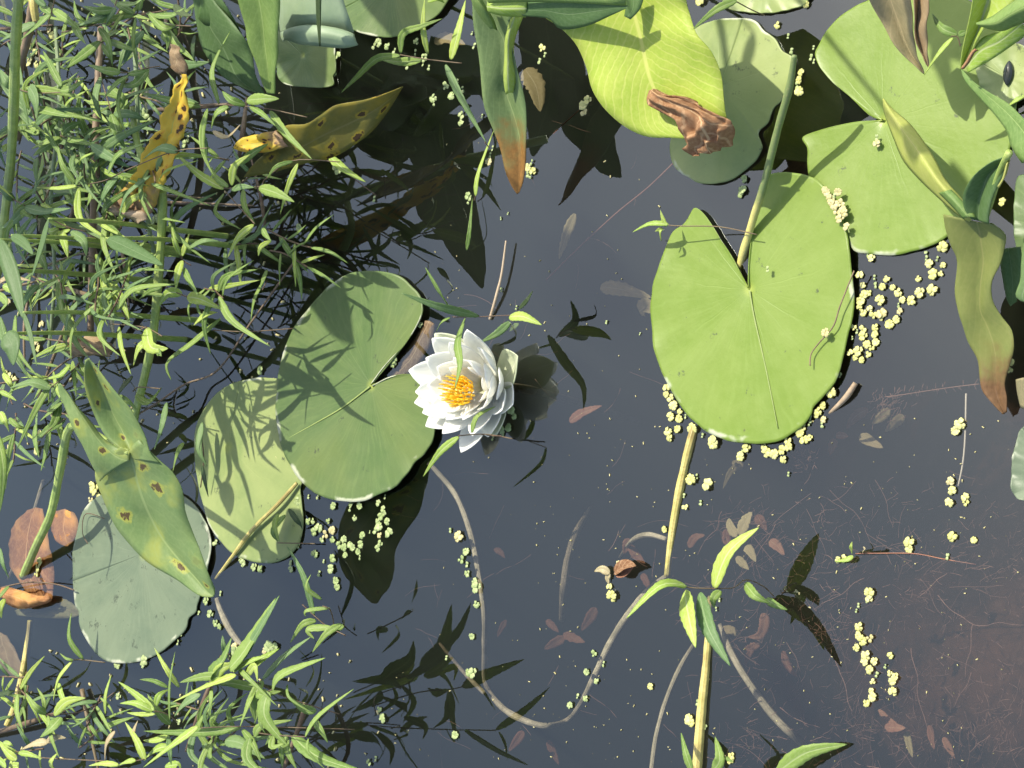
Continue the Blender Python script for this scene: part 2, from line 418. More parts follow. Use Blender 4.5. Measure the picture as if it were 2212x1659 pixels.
def watermat():
    m, t, out = nt('water'); b = NB(t)
    ge = b.n('TexCoord').outputs['Object']
    n1 = b.noise(ge, 5, 2, .5); n2 = b.noise(ge, 30, 2, .5)
    bp = b.n('Bump'); bp.inputs['Strength'].default_value = .12; bp.inputs['Distance'].default_value = .0010
    t.links.new(b.math('ADD', n1, b.math('MULTIPLY', n2, .25)), bp.inputs['Height'])
    fr = b.n('Fresnel'); fr.inputs['IOR'].default_value = 1.87; t.links.new(bp.outputs[0], fr.inputs['Normal'])
    gl = b.n('BsdfGlossy'); gl.inputs['Roughness'].default_value = 0.0; gl.inputs['Color'].default_value = (.93,1,.96,1)
    t.links.new(bp.outputs[0], gl.inputs['Normal'])
    tr = b.n('BsdfTransparent'); tr.inputs[0].default_value = (.93,.95,.93,1)
    mx = b.n('MixShader'); t.links.new(fr.outputs[0], mx.inputs[0]); t.links.new(tr.outputs[0], mx.inputs[1]); t.links.new(gl.outputs[0], mx.inputs[2])
    t.links.new(mx.outputs[0], out.inputs[0])
    pv = b.n('VolumePrincipled'); pv.inputs['Color'].default_value = (.055,.066,.058,1)
    pv.inputs['Density'].default_value = 13.0
    pv.inputs['Absorption Color'].default_value = (.16,.12,.10,1)
    t.links.new(pv.outputs[0], out.inputs['Volume'])
    return m
def make_water():
    z0 = -1.0
    v = [(-39,-39,0),(39,-39,0),(39,59,0),(-39,59,0),(-39,-39,z0),(39,-39,z0),(39,59,z0),(-39,59,z0)]
    f = [(0,1,2,3),(7,6,5,4),(0,4,5,1),(1,5,6,2),(2,6,7,3),(3,7,4,0)]
    me = bpy.data.meshes.new('water'); me.from_pydata(v, [], f); me.materials.append(watermat())
    o = bpy.data.objects.new('water', me); scene.collection.objects.link(o)
    tag(o, 'still dark pond water mirroring a pale sky', 'water', kind='structure')
make_water()
# ------------------------------------------------------------------ lily pads
PADZ = {}
MT['vein_pale'] = plain_mat('vein_pale', (.22,.29,.08), (.27,.33,.11), 200, .5, .1)
def lily_pad(label, center, outline, mat, z=.0015, notched=True, ripple=1.0, seed=0, lift=None, name='lily_pad', midvein=None):
    c = at(*center, z)
    pts = [at(x, y, z) for x, y in outline]
    N = 150 if len(outline) > 16 else 110
    ring = catmull(pts, N, closed=not notched)
    if not notched: ring.append(ring[0].copy())
    Rm = sum((q-c).length for q in ring)/len(ring)
    rr = [0, .03, .08, .15, .25, .36, .47, .58, .68, .77, .85, .91, .95, .98, 1.0]
    mb = MB(); rows = []; uvs = []
    for k, r in enumerate(rr):
        row = []; uvr = []
        for i, q in enumerate(ring):
            dx = q-c; a = math.atan2(dx.y, dx.x)
            jag = 1+.006*noise.noise(Vector((math.cos(a)*9, math.sin(a)*9, seed)))*(r**6)
            p = c+dx*r*jag
            hz = .0022*ripple*(r**2)*(noise.noise(Vector((math.cos(a)*2.2+seed, math.sin(a)*2.2, r*1.5)))+.3)
            hz += .0035*ripple*max(0, noise.noise(Vector((math.cos(a)*4.5+seed*3, math.sin(a)*4.5, 5))))*(r**9)
            hz -= .0010*math.exp(-(r/.06)**2)
            if lift: hz += lift(q, r)
            p.z = z+max(hz, -z+.0006)
            row.append(p); uvr.append((dx.x*r/Rm*1.0, dx.y*r/Rm*1.0))
        rows.append(row); uvs.append(uvr)
    mb.grid(rows, uvs, .0009)
    # turn right side up whatever the tracing direction was
    root = mb.build(name, MT[mat])
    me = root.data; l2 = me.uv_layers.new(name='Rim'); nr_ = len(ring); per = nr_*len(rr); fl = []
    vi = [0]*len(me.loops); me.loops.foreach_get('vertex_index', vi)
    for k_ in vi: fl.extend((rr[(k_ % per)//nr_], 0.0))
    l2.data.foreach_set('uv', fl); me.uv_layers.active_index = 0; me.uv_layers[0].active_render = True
    tag(root, label, 'lily pad')
    if midvein:
        mv = MB(); mv.tube([at(x, y, z+.0009) for x, y in midvein], [.0009, .0008, .0006, .0003], 6, 26, .5)
        mv.build('midvein', MT['vein_pale'], root)
    return root

padA = lily_pad('round green lily pad behind the white flower, its notch pointing at the flower', (802,832),
  [(803,831),(825,800),(850,772),(874,748),(895,718),(914,680),(914,658),(908,640),(893,622),(868,598),(835,588),(790,585),(755,592),(720,612),(690,640),(665,670),(643,700),(622,740),(606,790),(600,840),(596,890),(603,940),(617,985),(640,1022),(668,1055),(705,1075),(745,1083),(785,1083),(825,1068),(860,1050),(885,1022),(897,1000),(920,980),(938,950),(942,915),(938,880),(925,845),(905,815),(880,808),(845,815),(806,834)],
  'pad_green', z=.0032, seed=3, ripple=.8, midvein=[(799,835),(740,880),(680,915),(625,945)])
padB = lily_pad('large heart shaped bright green lily pad with weed along its lower rim', (1618,625),
  [(1617,621),(1600,590),(1580,550),(1560,520),(1540,487),(1520,460),(1502,449),(1490,468),(1478,484),(1455,500),(1440,530),(1428,570),(1415,610),(1407,660),(1410,710),(1418,760),(1430,800),(1455,850),(1480,890),(1510,920),(1545,942),(1590,955),(1640,958),(1680,953),(1705,940),(1735,918),(1753,895),(1758,877),(1780,855),(1805,825),(1822,780),(1832,730),(1843,680),(1845,640),(1842,590),(1838,540),(1828,490),(1810,440),(1785,405),(1760,385),(1720,375),(1690,373),(1665,378),(1650,392),(1640,412),(1632,460),(1625,520),(1620,570),(1619,618)],
  'pad_fresh', z=.0034, seed=1, ripple=.8, midvein=[(1619,628),(1630,690),(1655,800),(1680,925)])
padC = lily_pad('biggest bright green lily pad at upper right, under the pale folded leaf', T(2,0,1302,781),
  [T(2,0,*p) for p in [(1300,776),(1210,745),(1100,640),(985,545),(910,460),(880,410),(864,345),(895,280),(935,215),(1000,140),(1080,70),(1190,10),(1350,-60),(1600,-80),(1850,0),(2050,150),(2140,330),(2170,560),(2150,800),(2115,980),(2000,1180),(1880,1380),(1720,1530),(1600,1600),(1490,1632),(1400,1650),(1300,1655),(1200,1642),(1110,1625),(1060,1500),(980,1370),(900,1270),(830,1180),(812,1060),(812,960),(778,892),(880,845),(1000,815),(1150,790),(1298,785)]],
  'pad_fresh', z=.0014, seed=5, ripple=.45)
padD = lily_pad('pale green lily pad half in shade under the big lime leaf with the crumpled tip', T(2,0,240,560),
  [T(2,0,*p) for p in [(400,120),(480,140),(530,200),(600,250),(650,330),(720,380),(715,470),(680,560),(640,650),(590,700),(560,790),(500,860),(520,930),(525,970),(480,1040),(400,1110),(320,1165),(220,1193),(110,1187),(40,1150),(0,1130),(-60,1060),(-80,950),(-50,800),(-60,600),(-20,350),(60,210),(150,150),(250,128)]],
  'pad_pale', z=.0014, notched=False, seed=8, ripple=.7)
padE = lily_pad('sliver of a pale lily pad cut by the top edge of the picture', T(2,0,520,-160),
  [T(2,0,*p) for p in [(210,-120),(260,0),(310,62),(400,80),(500,90),(600,82),(700,62),(800,20),(850,-80),(830,-200),(700,-320),(500,-350),(300,-270)]],
  'pad_pale', z=.002, notched=False, seed=9)
padF = lily_pad('bluish green lily pad at lower left, partly covered by the spotted arrow leaf', (640/2.+0, 650), [(0,0)]*4, 'pad_blue', notched=False) if False else \
  lily_pad('dusty bluish green lily pad at lower left, partly covered by the spotted arrow leaf', T(0,2,930,270),
  [T(0,2,*p) for p in [(480,450),(474,300),(490,200),(508,100),(540,0),(600,-70),(700,-130),(850,-170),(1000,-170),(1150,-130),(1260,-50),(1330,50),(1366,150),(1372,250),(1355,370),(1310,500),(1280,600),(1272,650),(1225,690),(1205,760),(1120,850),(1050,905),(950,955),(850,978),(740,976),(660,943),(600,880),(550,800),(522,720),(518,650),(495,610),(487,540)]],
  'pad_blue', z=.0016, notched=False, seed=11, ripple=.6)
padG = lily_pad('yellowish green lily pad tucked under the left pad and crossed by plant shadows', T(0,1,1480,1240),
  [(520,823),(492,834),(467,853),(450,872),(437,893),(428,914),(423,936),(421,970),(424,1005),(430,1050),(442,1100),(457,1140),(477,1169),(500,1193),(533,1209),(567,1216),(600,1214),(627,1199),(647,1173),(656,1130),(652,1085),(652,1045),(690,1020),(715,970),(715,900),(690,855),(650,828),(600,818),(560,816)],
  'pad_pale', z=.0012, notched=False, seed=13, ripple=.35)
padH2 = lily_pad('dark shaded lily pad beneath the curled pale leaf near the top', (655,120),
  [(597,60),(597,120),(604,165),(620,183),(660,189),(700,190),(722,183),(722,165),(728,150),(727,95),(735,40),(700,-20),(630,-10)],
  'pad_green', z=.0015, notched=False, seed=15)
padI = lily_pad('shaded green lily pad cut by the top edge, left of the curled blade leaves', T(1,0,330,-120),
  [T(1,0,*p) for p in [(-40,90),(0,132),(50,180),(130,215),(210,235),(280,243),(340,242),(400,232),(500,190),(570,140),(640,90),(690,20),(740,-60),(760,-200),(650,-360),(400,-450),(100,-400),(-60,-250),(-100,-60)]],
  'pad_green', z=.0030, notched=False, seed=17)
padJ = lily_pad('grey green lily pad rim cut by the right edge of the picture', (2300,1030),
  [(2212,925),(2200,950),(2190,985),(2186,1030),(2188,1060),(2200,1078),(2225,1085),(2300,1120),(2400,1080),(2420,980),(2350,900),(2260,895)],
  'pad_blue', z=.002, notched=False, seed=19)
padK = lily_pad('small round pad at the far right edge with a dark water filled gap', (2180,170),
  [(2108,130),(2118,175),(2135,220),(2160,235),(2190,225),(2230,190),(2230,120),(2200,95),(2150,95)],
  'pad_pale', z=.0045, notched=False, seed=21)
padL = lily_pad('narrow bright pad rim running down the right edge beside the dark curled leaf', (2290,500),
  [T(2,0,*p) for p in [(2212,1130),(2165,1160),(2150,1290),(2150,1420),(2160,1560),(2190,1700),(2230,1790),(2300,1800),(2420,1600),(2440,1300),(2350,1150)]],
  'pad_green', z=.0042, notched=False, seed=23)

# dark glossy blob laid on the far right pad for its water-filled gap
def gap_blob(px, py, z, r, rz, label):
    m, t, out = nt('gap_blob'); b = NB(t)
    p = b.n('BsdfPrincipled'); p.inputs['Base Color'].default_value = (.02,.025,.02,1); p.inputs['Roughness'].default_value = .03
    t.links.new(p.outputs[0], out.inputs[0])
    mb = MB(); c = at(px, py, z); rows = []; uvs = []
    for i in range(9):
        a = i/8*math.pi/2; row = []
        for j in range(25):
            q = 2*math.pi*j/24
            x, y = math.cos(q)*abs(math.cos(q))**.5*math.cos(a)*r*.42, math.sin(q)*math.cos(a)*r*(1-.25*math.cos(q)*0)
            row.append(c+Vector((x*math.cos(rz)-y*math.sin(rz), x*math.sin(rz)+y*math.cos(rz), math.sin(a)*r*.28)))
        rows.append(row); uvs.append([(0,0)]*25)
    mb.grid(rows, uvs, .0002); return tag(mb.build('water_gap', m), label, 'water drop')  # the blob stands for a water-filled gap in the pad, not a drop
gap_blob(2178, 158, .0062, .008, 1.65, 'glossy dark blob standing for a water filled gap in the far right pad')

# ------------------------------------------------------------------ blades traced by stations
VIEW = lambda p: (CAM-p).normalized()
def blade_mesh(stations, nu=26, nc=4, thick=.0006, mb=None, wave=0.0, seed=0, refl=False, fine=0.0):
    """stations: (Lx,Ly, Mx,My, Rx,Ry, hL,hM,hR) picture points of the two edges and the midrib with their heights in cm"""
    A = atr if refl else at
    Ls = [A(s[0], s[1], s[6]/100) for s in stations]
    Ms = [A(s[2], s[3], s[7]/100) for s in stations]
    Rs = [A(s[4], s[5], s[8]/100) for s in stations]
    Lc, Mc, Rc = catmull(Ls, nu), catmull(Ms, nu), catmull(Rs, nu)
    mb = mb or MB(); rows = []; uvs = []
    for i in range(nu):
        u = i/(nu-1); row = []; uu = []
        for j in range(-nc, nc+1):
            v = j/nc
            e = Lc[i] if v < 0 else Rc[i]
            p = Mc[i].lerp(e, abs(v))
            bul = abs(v)*(1-abs(v))
            p = p+Vector((0, 0, 1))*(bul*(e-Mc[i]).length*.22)
            if wave: p.z += wave*abs(v)*math.sin(u*17+seed+v*1.3)*math.sin(u*math.pi)
            if fine: p.z += fine*noise.noise(p*160)
            row.append(p); uu.append((u, v))
        rows.append(row); uvs.append(uu)
    mb.grid(rows, uvs, thick); return mb

def petiole(parent, pts, rad, mat='stem_grey', name='petiole', n=24, flat=1.0, label=None):
    mb = MB(); mb.tube([at(x, y, h/100) for x, y, h in pts], rad, 8, n, flat)
    o = mb.build(name, MT[mat], parent)
    if label: o['label'] = label
    return o
def leaf_thing(label, parts, base, cat='leaf', name='arrow_leaf', group=None):
    e = empty(name, at(*base), label, cat, group)
    for nm, mb, mat in parts: mb.build(nm, MT[mat], e)
    return e

# spotted arrow leaf at lower left (lamina with two basal lobes) on its petiole
e = empty('arrow_leaf', at(60,1230,0), 'spotted green arrow shaped leaf with yellow blotches hanging over the bluish lily pad', 'leaf')
mb = blade_mesh([
 (262,965,278,975,300,950,15.99,15.6,15.99),
 (217,1000,290,1010,345,995,15.08,14.43,14.82),
 (207,1030,297,1040,373,1022,14.3,13.52,14.04),
 (222,1080,312,1085,396,1062,13.39,12.48,13.13),
 (243,1125,328,1120,403,1110,12.61,11.44,12.22),
 (275,1167,350,1160,418,1160,11.7,10.66,11.31),
 (318,1215,385,1205,438,1205,10.92,10.01,10.66),
 (382,1253,425,1250,456,1250,10.01,9.49,9.88),
 (430,1286,445,1275,463,1270,9.49,9.23,9.36),
 (459,1290,462,1288,464,1284,9.1,9.1,9.1)], 34, 5, wave=.0012)
mb = blade_mesh([
 (126,830,130,828,134,833,18.59,18.72,18.72),
 (131,860,145,850,158,864,18.2,18.2,17.81),
 (155,915,178,900,190,905,17.68,17.42,16.9),
 (178,965,213,950,220,942,16.9,16.51,16.12),
 (203,1010,250,985,252,965,15.6,15.6,15.6),
 (216,1040,280,995,280,978,14.43,15.21,15.6)], 20, 4, mb=mb, wave=.001, seed=2)
mb = blade_mesh([
 (184,778,192,774,203,785,19.5,19.63,19.24),
 (181,810,203,800,230,820,18.98,18.2,18.59),
 (188,850,222,840,258,858,18.2,17.16,17.94),
 (203,900,243,890,287,888,17.16,15.99,17.03),
 (232,945,267,935,309,935,16.25,15.21,16.12),
 (262,972,279,965,325,978,15.73,15.08,15.47),
 (272,985,281,990,345,1000,15.47,15.08,14.82)], 22, 4, mb=mb, wave=.001, seed=4)
mb.build('blade', MT['arrow_spot'], e)
petiole(e, [(279,978,15.5),(240,960,14.5),(190,930,11),(150,925,8.5),(131,1010,6),(110,1110,4),(80,1175,2),(60,1222,.5),(50,1245,-.5)], [.0028,.0032,.0036,.0040,.0040,.0040,.0040,.0040,.0040], 'stem_green', n=34)

# lime leaf with brown crumpled tip
e = empty('arrow_leaf', at(1600,560,0), 'huge lime yellow arrow leaf with a crumpled red brown tip at top centre', 'leaf')
mb = blade_mesh([
 (1180,40,1310,-60,1400,-90, 9,9.5,9.5),
 (1213,62,1350,-30,1468,-30, 9,9,10),
 (1245,95,1368,20,1485,20, 8.6,8.4,9.2),
 (1263,140,1382,70,1505,72, 8.2,7.8,8.8),
 (1278,190,1393,120,1535,108, 7.8,7.2,8.2),
 (1310,237,1403,165,1552,150, 7.2,6.8,7.6),
 (1350,274,1420,205,1562,195, 6.6,6.3,7.1),
 (1398,295,1440,235,1568,240, 6,5.9,6.7),
 (1450,298,1468,265,1568,262, 5.6,5.6,6.4),
 (1482,300,1500,275,1550,275, 5.4,5.5,6)], 34, 6, wave=.0015)
mb.build('blade', MT['arrow_lime'], e)
mb = blade_mesh([
 (1402,196,1408,192,1418,193, 7.2,7.4,7.2),
 (1400,222,1420,205,1447,207, 7.2,7.9,7.4),
 (1425,240,1450,222,1490,212, 7,8,7.5),
 (1462,262,1490,238,1520,232, 6.6,7.8,7.4),
 (1474,290,1515,262,1556,250, 6.2,7.6,7.2),
 (1477,310,1525,285,1582,262, 5.8,7.2,6.8),
 (1482,325,1530,310,1588,280, 5.5,6.5,6.2),
 (1497,338,1538,332,1574,312, 5.2,5.4,5.6)], 56, 12, thick=.0004)
for i_, q_ in enumerate(mb.v):
    u_, v_ = mb.uv[i_]
    r_ = abs(((u_*3.1+v_*.55+.25*noise.noise(q_*60)) % 1.0)-.5)*2
    r2 = abs(((v_*1.7-u_*1.2+.3*noise.noise(q_*45+Vector((4,2,1)))) % 1.0)-.5)*2
    q_.z += (.006*r_+.005*r2-.005)*min(1, u_*4)*1.0+.002*noise.noise(q_*220)
mb.build('crumpled_tip', MT['crisp'], e)

# blade with an orange brown tip, hanging beside it
e = empty('arrow_leaf', at(1060,20,0), 'narrow green leaf with a rusty orange tip hanging over the water at top centre', 'leaf')
mb = blade_mesh([
 (1010,-60,1040,-60,1120,-60, 10,9.6,10),
 (1020,0,1052,0,1112,10, 9.4,8.8,9.4),
 (1024,50,1070,50,1105,50, 8.6,7.8,8.7),
 (1031,110,1090,90,1104,80, 7.6,6.8,8),
 (1037,170,1092,150,1117,140, 6.8,5.8,6.8),
 (1047,225,1093,195,1127,190, 6,5,6),
 (1062,270,1108,240,1134,240, 5.2,4.3,5.2),
 (1078,320,1122,290,1138,300, 4.4,3.6,4.2),
 (1090,365,1126,345,1137,345, 3.6,3.1,3.3),
 (1106,402,1122,395,1130,390, 2.9,2.7,2.8),
 (1117,419,1119,418,1122,416, 2.4,2.4,2.4)], 40, 5, wave=.0016)
mb.build('blade', MT['arrow_browntip'], e)
mb = blade_mesh([(1014,-20,1020,-20,1030,-20,11,11.3,11),(1022,10,1035,5,1050,15,10.4,11,10.2),(1040,40,1055,30,1066,42,9.4,10.2,9.2),(1060,62,1068,62,1074,66,8.4,8.8,8.2)], 12, 3)
mb.build('side_lobe', MT['arrow'], e)
mb = blade_mesh([(1104,40,1112,36,1130,36,8.8,9.2,8.8),(1092,80,1100,75,1112,85,8,8.8,7.8),(1090,125,1098,120,1110,120,7.2,7.8,7),(1088,170,1097,165,1116,160,6.6,7,6.4),(1093,205,1100,200,1108,200,5.9,6,5.8)], 14, 3)
mb.build('curled_edge', MT['willow_bright'], e)

# dark folded leaf lying along the top edge
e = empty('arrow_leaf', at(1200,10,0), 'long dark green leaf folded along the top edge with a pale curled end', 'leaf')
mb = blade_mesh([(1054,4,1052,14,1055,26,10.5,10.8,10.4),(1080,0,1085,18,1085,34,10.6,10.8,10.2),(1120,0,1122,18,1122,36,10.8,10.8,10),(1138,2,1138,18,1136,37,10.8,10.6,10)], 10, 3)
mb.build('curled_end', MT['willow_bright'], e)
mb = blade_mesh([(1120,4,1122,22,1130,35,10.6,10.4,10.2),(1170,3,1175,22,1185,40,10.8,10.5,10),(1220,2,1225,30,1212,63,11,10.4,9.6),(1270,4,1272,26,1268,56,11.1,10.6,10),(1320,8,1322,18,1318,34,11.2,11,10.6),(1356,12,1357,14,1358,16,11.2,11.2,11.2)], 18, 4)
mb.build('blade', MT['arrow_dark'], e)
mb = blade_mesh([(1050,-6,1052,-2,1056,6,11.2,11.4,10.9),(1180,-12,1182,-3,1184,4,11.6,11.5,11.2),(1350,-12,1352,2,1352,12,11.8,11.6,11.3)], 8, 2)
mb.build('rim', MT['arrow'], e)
# grey green patch leaf between
e = empty('arrow_leaf', at(1345,20,0), 'small blue green leaf wedge between the folded dark leaf and the lime leaf', 'leaf')
mb = blade_mesh([(1352,-10,1370,-10,1392,-10,10,10,10),(1352,15,1368,18,1382,20,9.8,9.8,9.8),(1349,35,1355,38,1362,42,9.6,9.6,9.6)], 8, 2)
mb.build('blade', MT['arrow_dark'], e)

# two big leaves at the top left
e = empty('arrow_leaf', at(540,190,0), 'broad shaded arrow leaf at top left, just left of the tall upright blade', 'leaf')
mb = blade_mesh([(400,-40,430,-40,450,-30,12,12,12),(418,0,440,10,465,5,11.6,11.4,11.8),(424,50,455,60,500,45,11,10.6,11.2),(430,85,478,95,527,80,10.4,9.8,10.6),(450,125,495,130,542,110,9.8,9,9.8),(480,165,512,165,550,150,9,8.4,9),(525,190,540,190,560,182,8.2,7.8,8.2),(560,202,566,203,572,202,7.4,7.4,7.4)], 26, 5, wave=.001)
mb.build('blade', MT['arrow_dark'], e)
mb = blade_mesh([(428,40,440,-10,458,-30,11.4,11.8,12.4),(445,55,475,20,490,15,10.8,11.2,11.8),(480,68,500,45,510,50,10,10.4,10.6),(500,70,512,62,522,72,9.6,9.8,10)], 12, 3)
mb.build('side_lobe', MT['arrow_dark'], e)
e = empty('arrow_leaf', at(575,190,0), 'tall upright green blade leaf at the top edge, left of the curled pale leaf', 'leaf')
mb = blade_mesh([(505,-40,550,-40,605,-40,13,12.6,13),(515,0,560,0,604,0,12.4,11.8,12.4),(527,50,568,50,602,55,11.4,10.8,11.4),(535,85,572,90,600,100,10.8,10,10.6),(550,130,578,135,597,140,10,9.4,9.8),(565,175,582,178,595,180,9,8.7,9),(578,202,586,203,594,203,8.4,8.3,8.4)], 26, 5, wave=.001)
mb.build('blade', MT['arrow'], e)
# curled pale leaf (underside up)
e = empty('arrow_leaf', at(670,40,0), 'pale grey green leaf curled over at its lower rim, centre of the top left', 'leaf')
mb = blade_mesh([(598,-40,680,-30,735,-40,9,10.5,9.2),(602,0,685,0,742,0,8.6,10,8.8),(603,40,687,40,755,40,8,9.4,8.2),(606,70,690,60,765,70,7.4,8.8,7.4)], 16, 5)
mb.build('blade', MT['pad_under'], e)
mb = blade_mesh([(612,90,607,80,606,70,7.6,7.9,7.9),(620,87,625,70,635,58,8.3,9,9),(650,96,655,72,665,54,8.6,9.5,9.4),(685,99,688,74,690,55,8.6,9.5,9.4),(720,103,722,78,725,60,8.3,9,8.8),(750,103,752,85,752,68,8,8.5,8.3),(774,97,768,85,765,74,7.6,7.9,7.8)], 16, 3)
mb.build('rolled_rim', MT['pad_under'], e)
e2 = blade_mesh([(682,-20,688,-20,694,-20,12,12,12),(684,40,690,40,693,40,11,11,11),(690,100,691,100,692,100,9.8,9.8,9.8)], 8, 2)
e2.build('fallen_blade', MT['willow_dark'], e)

# spotted yellow leaves
e = empty('arrow_leaf', at(390,150,0), 'yellow leaf with black spots and torn tan tip hanging among the shoots at left', 'leaf')
q = lambda *a: [(*T(0,0,s[0],s[1]), *T(0,0,s[2],s[3]), *T(0,0,s[4],s[5]), s[6], s[7], s[8]) for s in a]
mb = blade_mesh(q(
 (1170,480,1190,480,1215,485,16,16,16),(1140,560,1170,570,1205,560,15.8,15.6,15.8),(1110,660,1160,670,1205,650,15.4,15,15.4),
 (1050,740,1130,760,1225,740,14.8,14.4,14.8),(1020,830,1110,850,1215,830,14.4,13.8,14.2),(985,900,1060,930,1170,910,14,13.2,13.8),
 (940,980,1030,1010,1140,990,13.4,12.8,13.4),(900,1060,1010,1080,1110,1070,12.8,12.4,13),(850,1150,970,1160,1080,1160,12.2,11.8,12.4),
 (780,1240,900,1250,1030,1260,11.6,11.2,11.8),(700,1310,850,1330,1000,1340,11.2,10.8,11.2),(680,1340,840,1400,960,1400,11,10.6,10.9)), 36, 5, wave=.002, fine=.004)
mb.build('blade', MT['arrow_yellow'], e)
mb = blade_mesh(q((680,1320,690,1330,720,1320,11.6,11.4,11.2),(700,1360,740,1370,800,1350,11.5,11.8,11.4),(760,1395,800,1385,860,1360,11.2,11.7,11.3),(850,1420,880,1410,930,1370,10.8,11.3,11.1),(880,1450,900,1450,950,1420,10.6,10.9,10.8)), 14, 3, fine=.004)
mb.build('torn_tip', MT['deadpale'], e)
mb = blade_mesh(q((1110,290,1130,290,1150,300,17,17,17),(1105,350,1140,360,1180,350,16.6,16.8,16.6),(1110,420,1150,430,1200,410,16.3,16.5,16.3),(1150,480,1180,480,1215,480,16,16,16)), 10, 3, fine=.005)
mb.build('withered_base', MT['brown_leaf'], e)
e = empty('arrow_leaf', at(800,250,0), 'olive and orange spotted leaf lying across the dark water below the top left pads', 'leaf')
mb = blade_mesh(q((1522,955,1524,960,1530,965,9,9,9),(1545,910,1570,945,1580,985,8.8,8.6,8.6),(1610,880,1650,930,1690,990,8.6,8.4,8.2),(1690,865,1740,910,1790,970,8.4,8.2,8),(1790,845,1830,890,1870,950,8.2,8,7.8)), 14, 4, fine=.003)
mb.build('orange_tip', MT['arrow_yellow'], e)
mb = blade_mesh(q((1790,845,1700,1010,1580,1150,8.2,6.8,6.5),(1870,810,1820,950,1700,1130,8.2,6.8,6.2),(1980,805,1950,950,1860,1090,8.1,6.8,5.9),(2060,750,2050,900,1990,1060,8,6.6,5.6),(2150,700,2150,850,2120,1030,7.8,6.4,5.2),(2230,670,2260,800,2260,960,7.4,6,5),(2380,640,2400,730,2400,870,6.8,5.6,4.6),(2520,600,2530,640,2500,740,6,5.4,4.4),(2610,560,2612,563,2600,580,5,5,5)), 26, 5, wave=.0015)
mb.build('blade', MT['arrow_olive'], e)

# right hand group
q = lambda *a: [(*T(2,0,s[0],s[1]), *T(2,0,s[2],s[3]), *T(2,0,s[4],s[5]), s[6], s[7], s[8]) for s in a]
e = empty('arrow_leaf', at(2130,480,0), 'long leaf turning from green to rusty brown, dipping into the water at right', 'leaf')
mb = blade_mesh(q((1690,1390,1910,1440,2010,1450,5.5,5,5.5),(1705,1480,1925,1500,2090,1520,5,4.4,5),(1740,1590,1940,1600,2080,1610,4.4,3.8,4.5),
 (1775,1690,1950,1700,2055,1720,3.9,3.3,4),(1758,1880,1930,1870,2010,1830,3.2,2.7,3.4),(1790,2020,1930,2010,2010,1950,2.7,2.2,2.9),(1822,2110,1970,2100,2060,2050,2.3,1.8,2.5),
 (1850,2220,2010,2210,2130,2140,1.9,1.5,2.1),(1905,2330,2030,2320,2152,2250,1.6,1.2,1.8),(1925,2450,2030,2440,2130,2350,1.3,1,1.5),(1950,2540,2040,2530,2085,2480,1.1,.8,1.2),(2030,2640,2060,2620,2100,2580,.9,.7,1),(2075,2685,2085,2680,2100,2670,.7,.6,.7)), 44, 5, wave=.0016, seed=1)
mb.build('blade', MT['arrow_halfbrown'], e)
petiole(e, [(2130,470,5.5),(2145,420,7),(2160,370,8.5),(2180,330,10)], [.0018,.002,.0022,.0024], 'stem_green', n=12)
e = empty('arrow_leaf', at(2070,480,0), 'pale yellow green leaf rolled lengthwise, lying diagonally over the biggest lily pad', 'leaf')
mb = blade_mesh(q((1298,640,1302,640,1310,650,2.2,2.4,2.3),(1308,730,1340,710,1370,715,2.8,3.6,3.1),(1365,890,1410,820,1470,800,3.4,4.6,3.9),(1430,1040,1500,940,1560,915,4,5.4,4.6),(1530,1160,1580,1060,1640,1040,4.5,6,5.1),(1650,1275,1670,1190,1700,1160,5,6.2,5.5),(1780,1390,1790,1320,1810,1290,5.3,6.2,5.7),(1860,1435,1880,1420,1905,1415,5.4,5.8,5.7)), 30, 5)
mb.build('blade', MT['arrow_fold'], e)
mb = blade_mesh(q((1660,1250,1700,1240,1740,1230,5.5,6.3,6),(1740,1330,1770,1310,1800,1290,5.8,6.4,6.1),(1820,1420,1850,1405,1905,1410,5.8,6.2,6.0)), 10, 3)
mb.build('base', MT['arrow'], e)
e = empty('arrow_leaf', at(2120,480,0), 'dark grey green curled leaf with a pale rim standing right of the rolled yellow leaf', 'leaf')
mb = blade_mesh(q((2080,1018,2095,1020,2108,1030,9,9.2,9),(2000,1050,2050,1070,2098,1050,8.8,8.2,9),(1910,1115,1980,1140,2080,1130,8.2,7.4,8.6),(1850,1190,1950,1220,2040,1210,7.6,6.7,8),(1815,1275,1930,1290,2005,1290,7,6.2,7.4),(1828,1360,1920,1370,1985,1380,6.4,5.8,6.8),(1870,1420,1915,1430,1985,1450,6,5.6,6.2)), 24, 5)
mb.build('blade', MT['arrow_dark'], e)
mb = blade_mesh(q((2098,1050,2110,1050,2125,1000,9.2,9.6,9.4),(2075,1150,2085,1150,2100,1120,8.8,9.2,9),(2040,1210,2050,1215,2060,1190,8.4,8.6,8.4)), 8, 2)
mb.build('rim', MT['arrow_fold'], e)
e = empty('arrow_leaf', at(2200,100,0), 'bright green folded leaf with a brown notch at the top right corner', 'leaf')
mb = blade_mesh(q((1885,-60,2000,-60,2212,-60,12,11,12),(1870,60,1960,60,2150,20,11.2,10.2,11.6),(1845,180,1920,190,2010,110,10.4,9.4,10.8),(1820,290,1870,300,1935,215,9.6,8.8,10),(1805,380,1830,380,1890,310,9,8.4,9.2),(1802,450,1808,450,1830,420,8.4,8.2,8.4)), 22, 5)
mb.build('blade', MT['willow_bright'], e)
mb = blade_mesh(q((1850,470,1840,440,1890,320,8.6,8.5,9),(1980,400,1930,330,1950,240,8.8,9,9.4),(2100,320,2050,270,2090,190,9,9.4,9.8),(2250,210,2200,150,2250,90,9.4,10,10.4)), 14, 4)
mb.build('near_lobe', MT['willow_bright'], e)
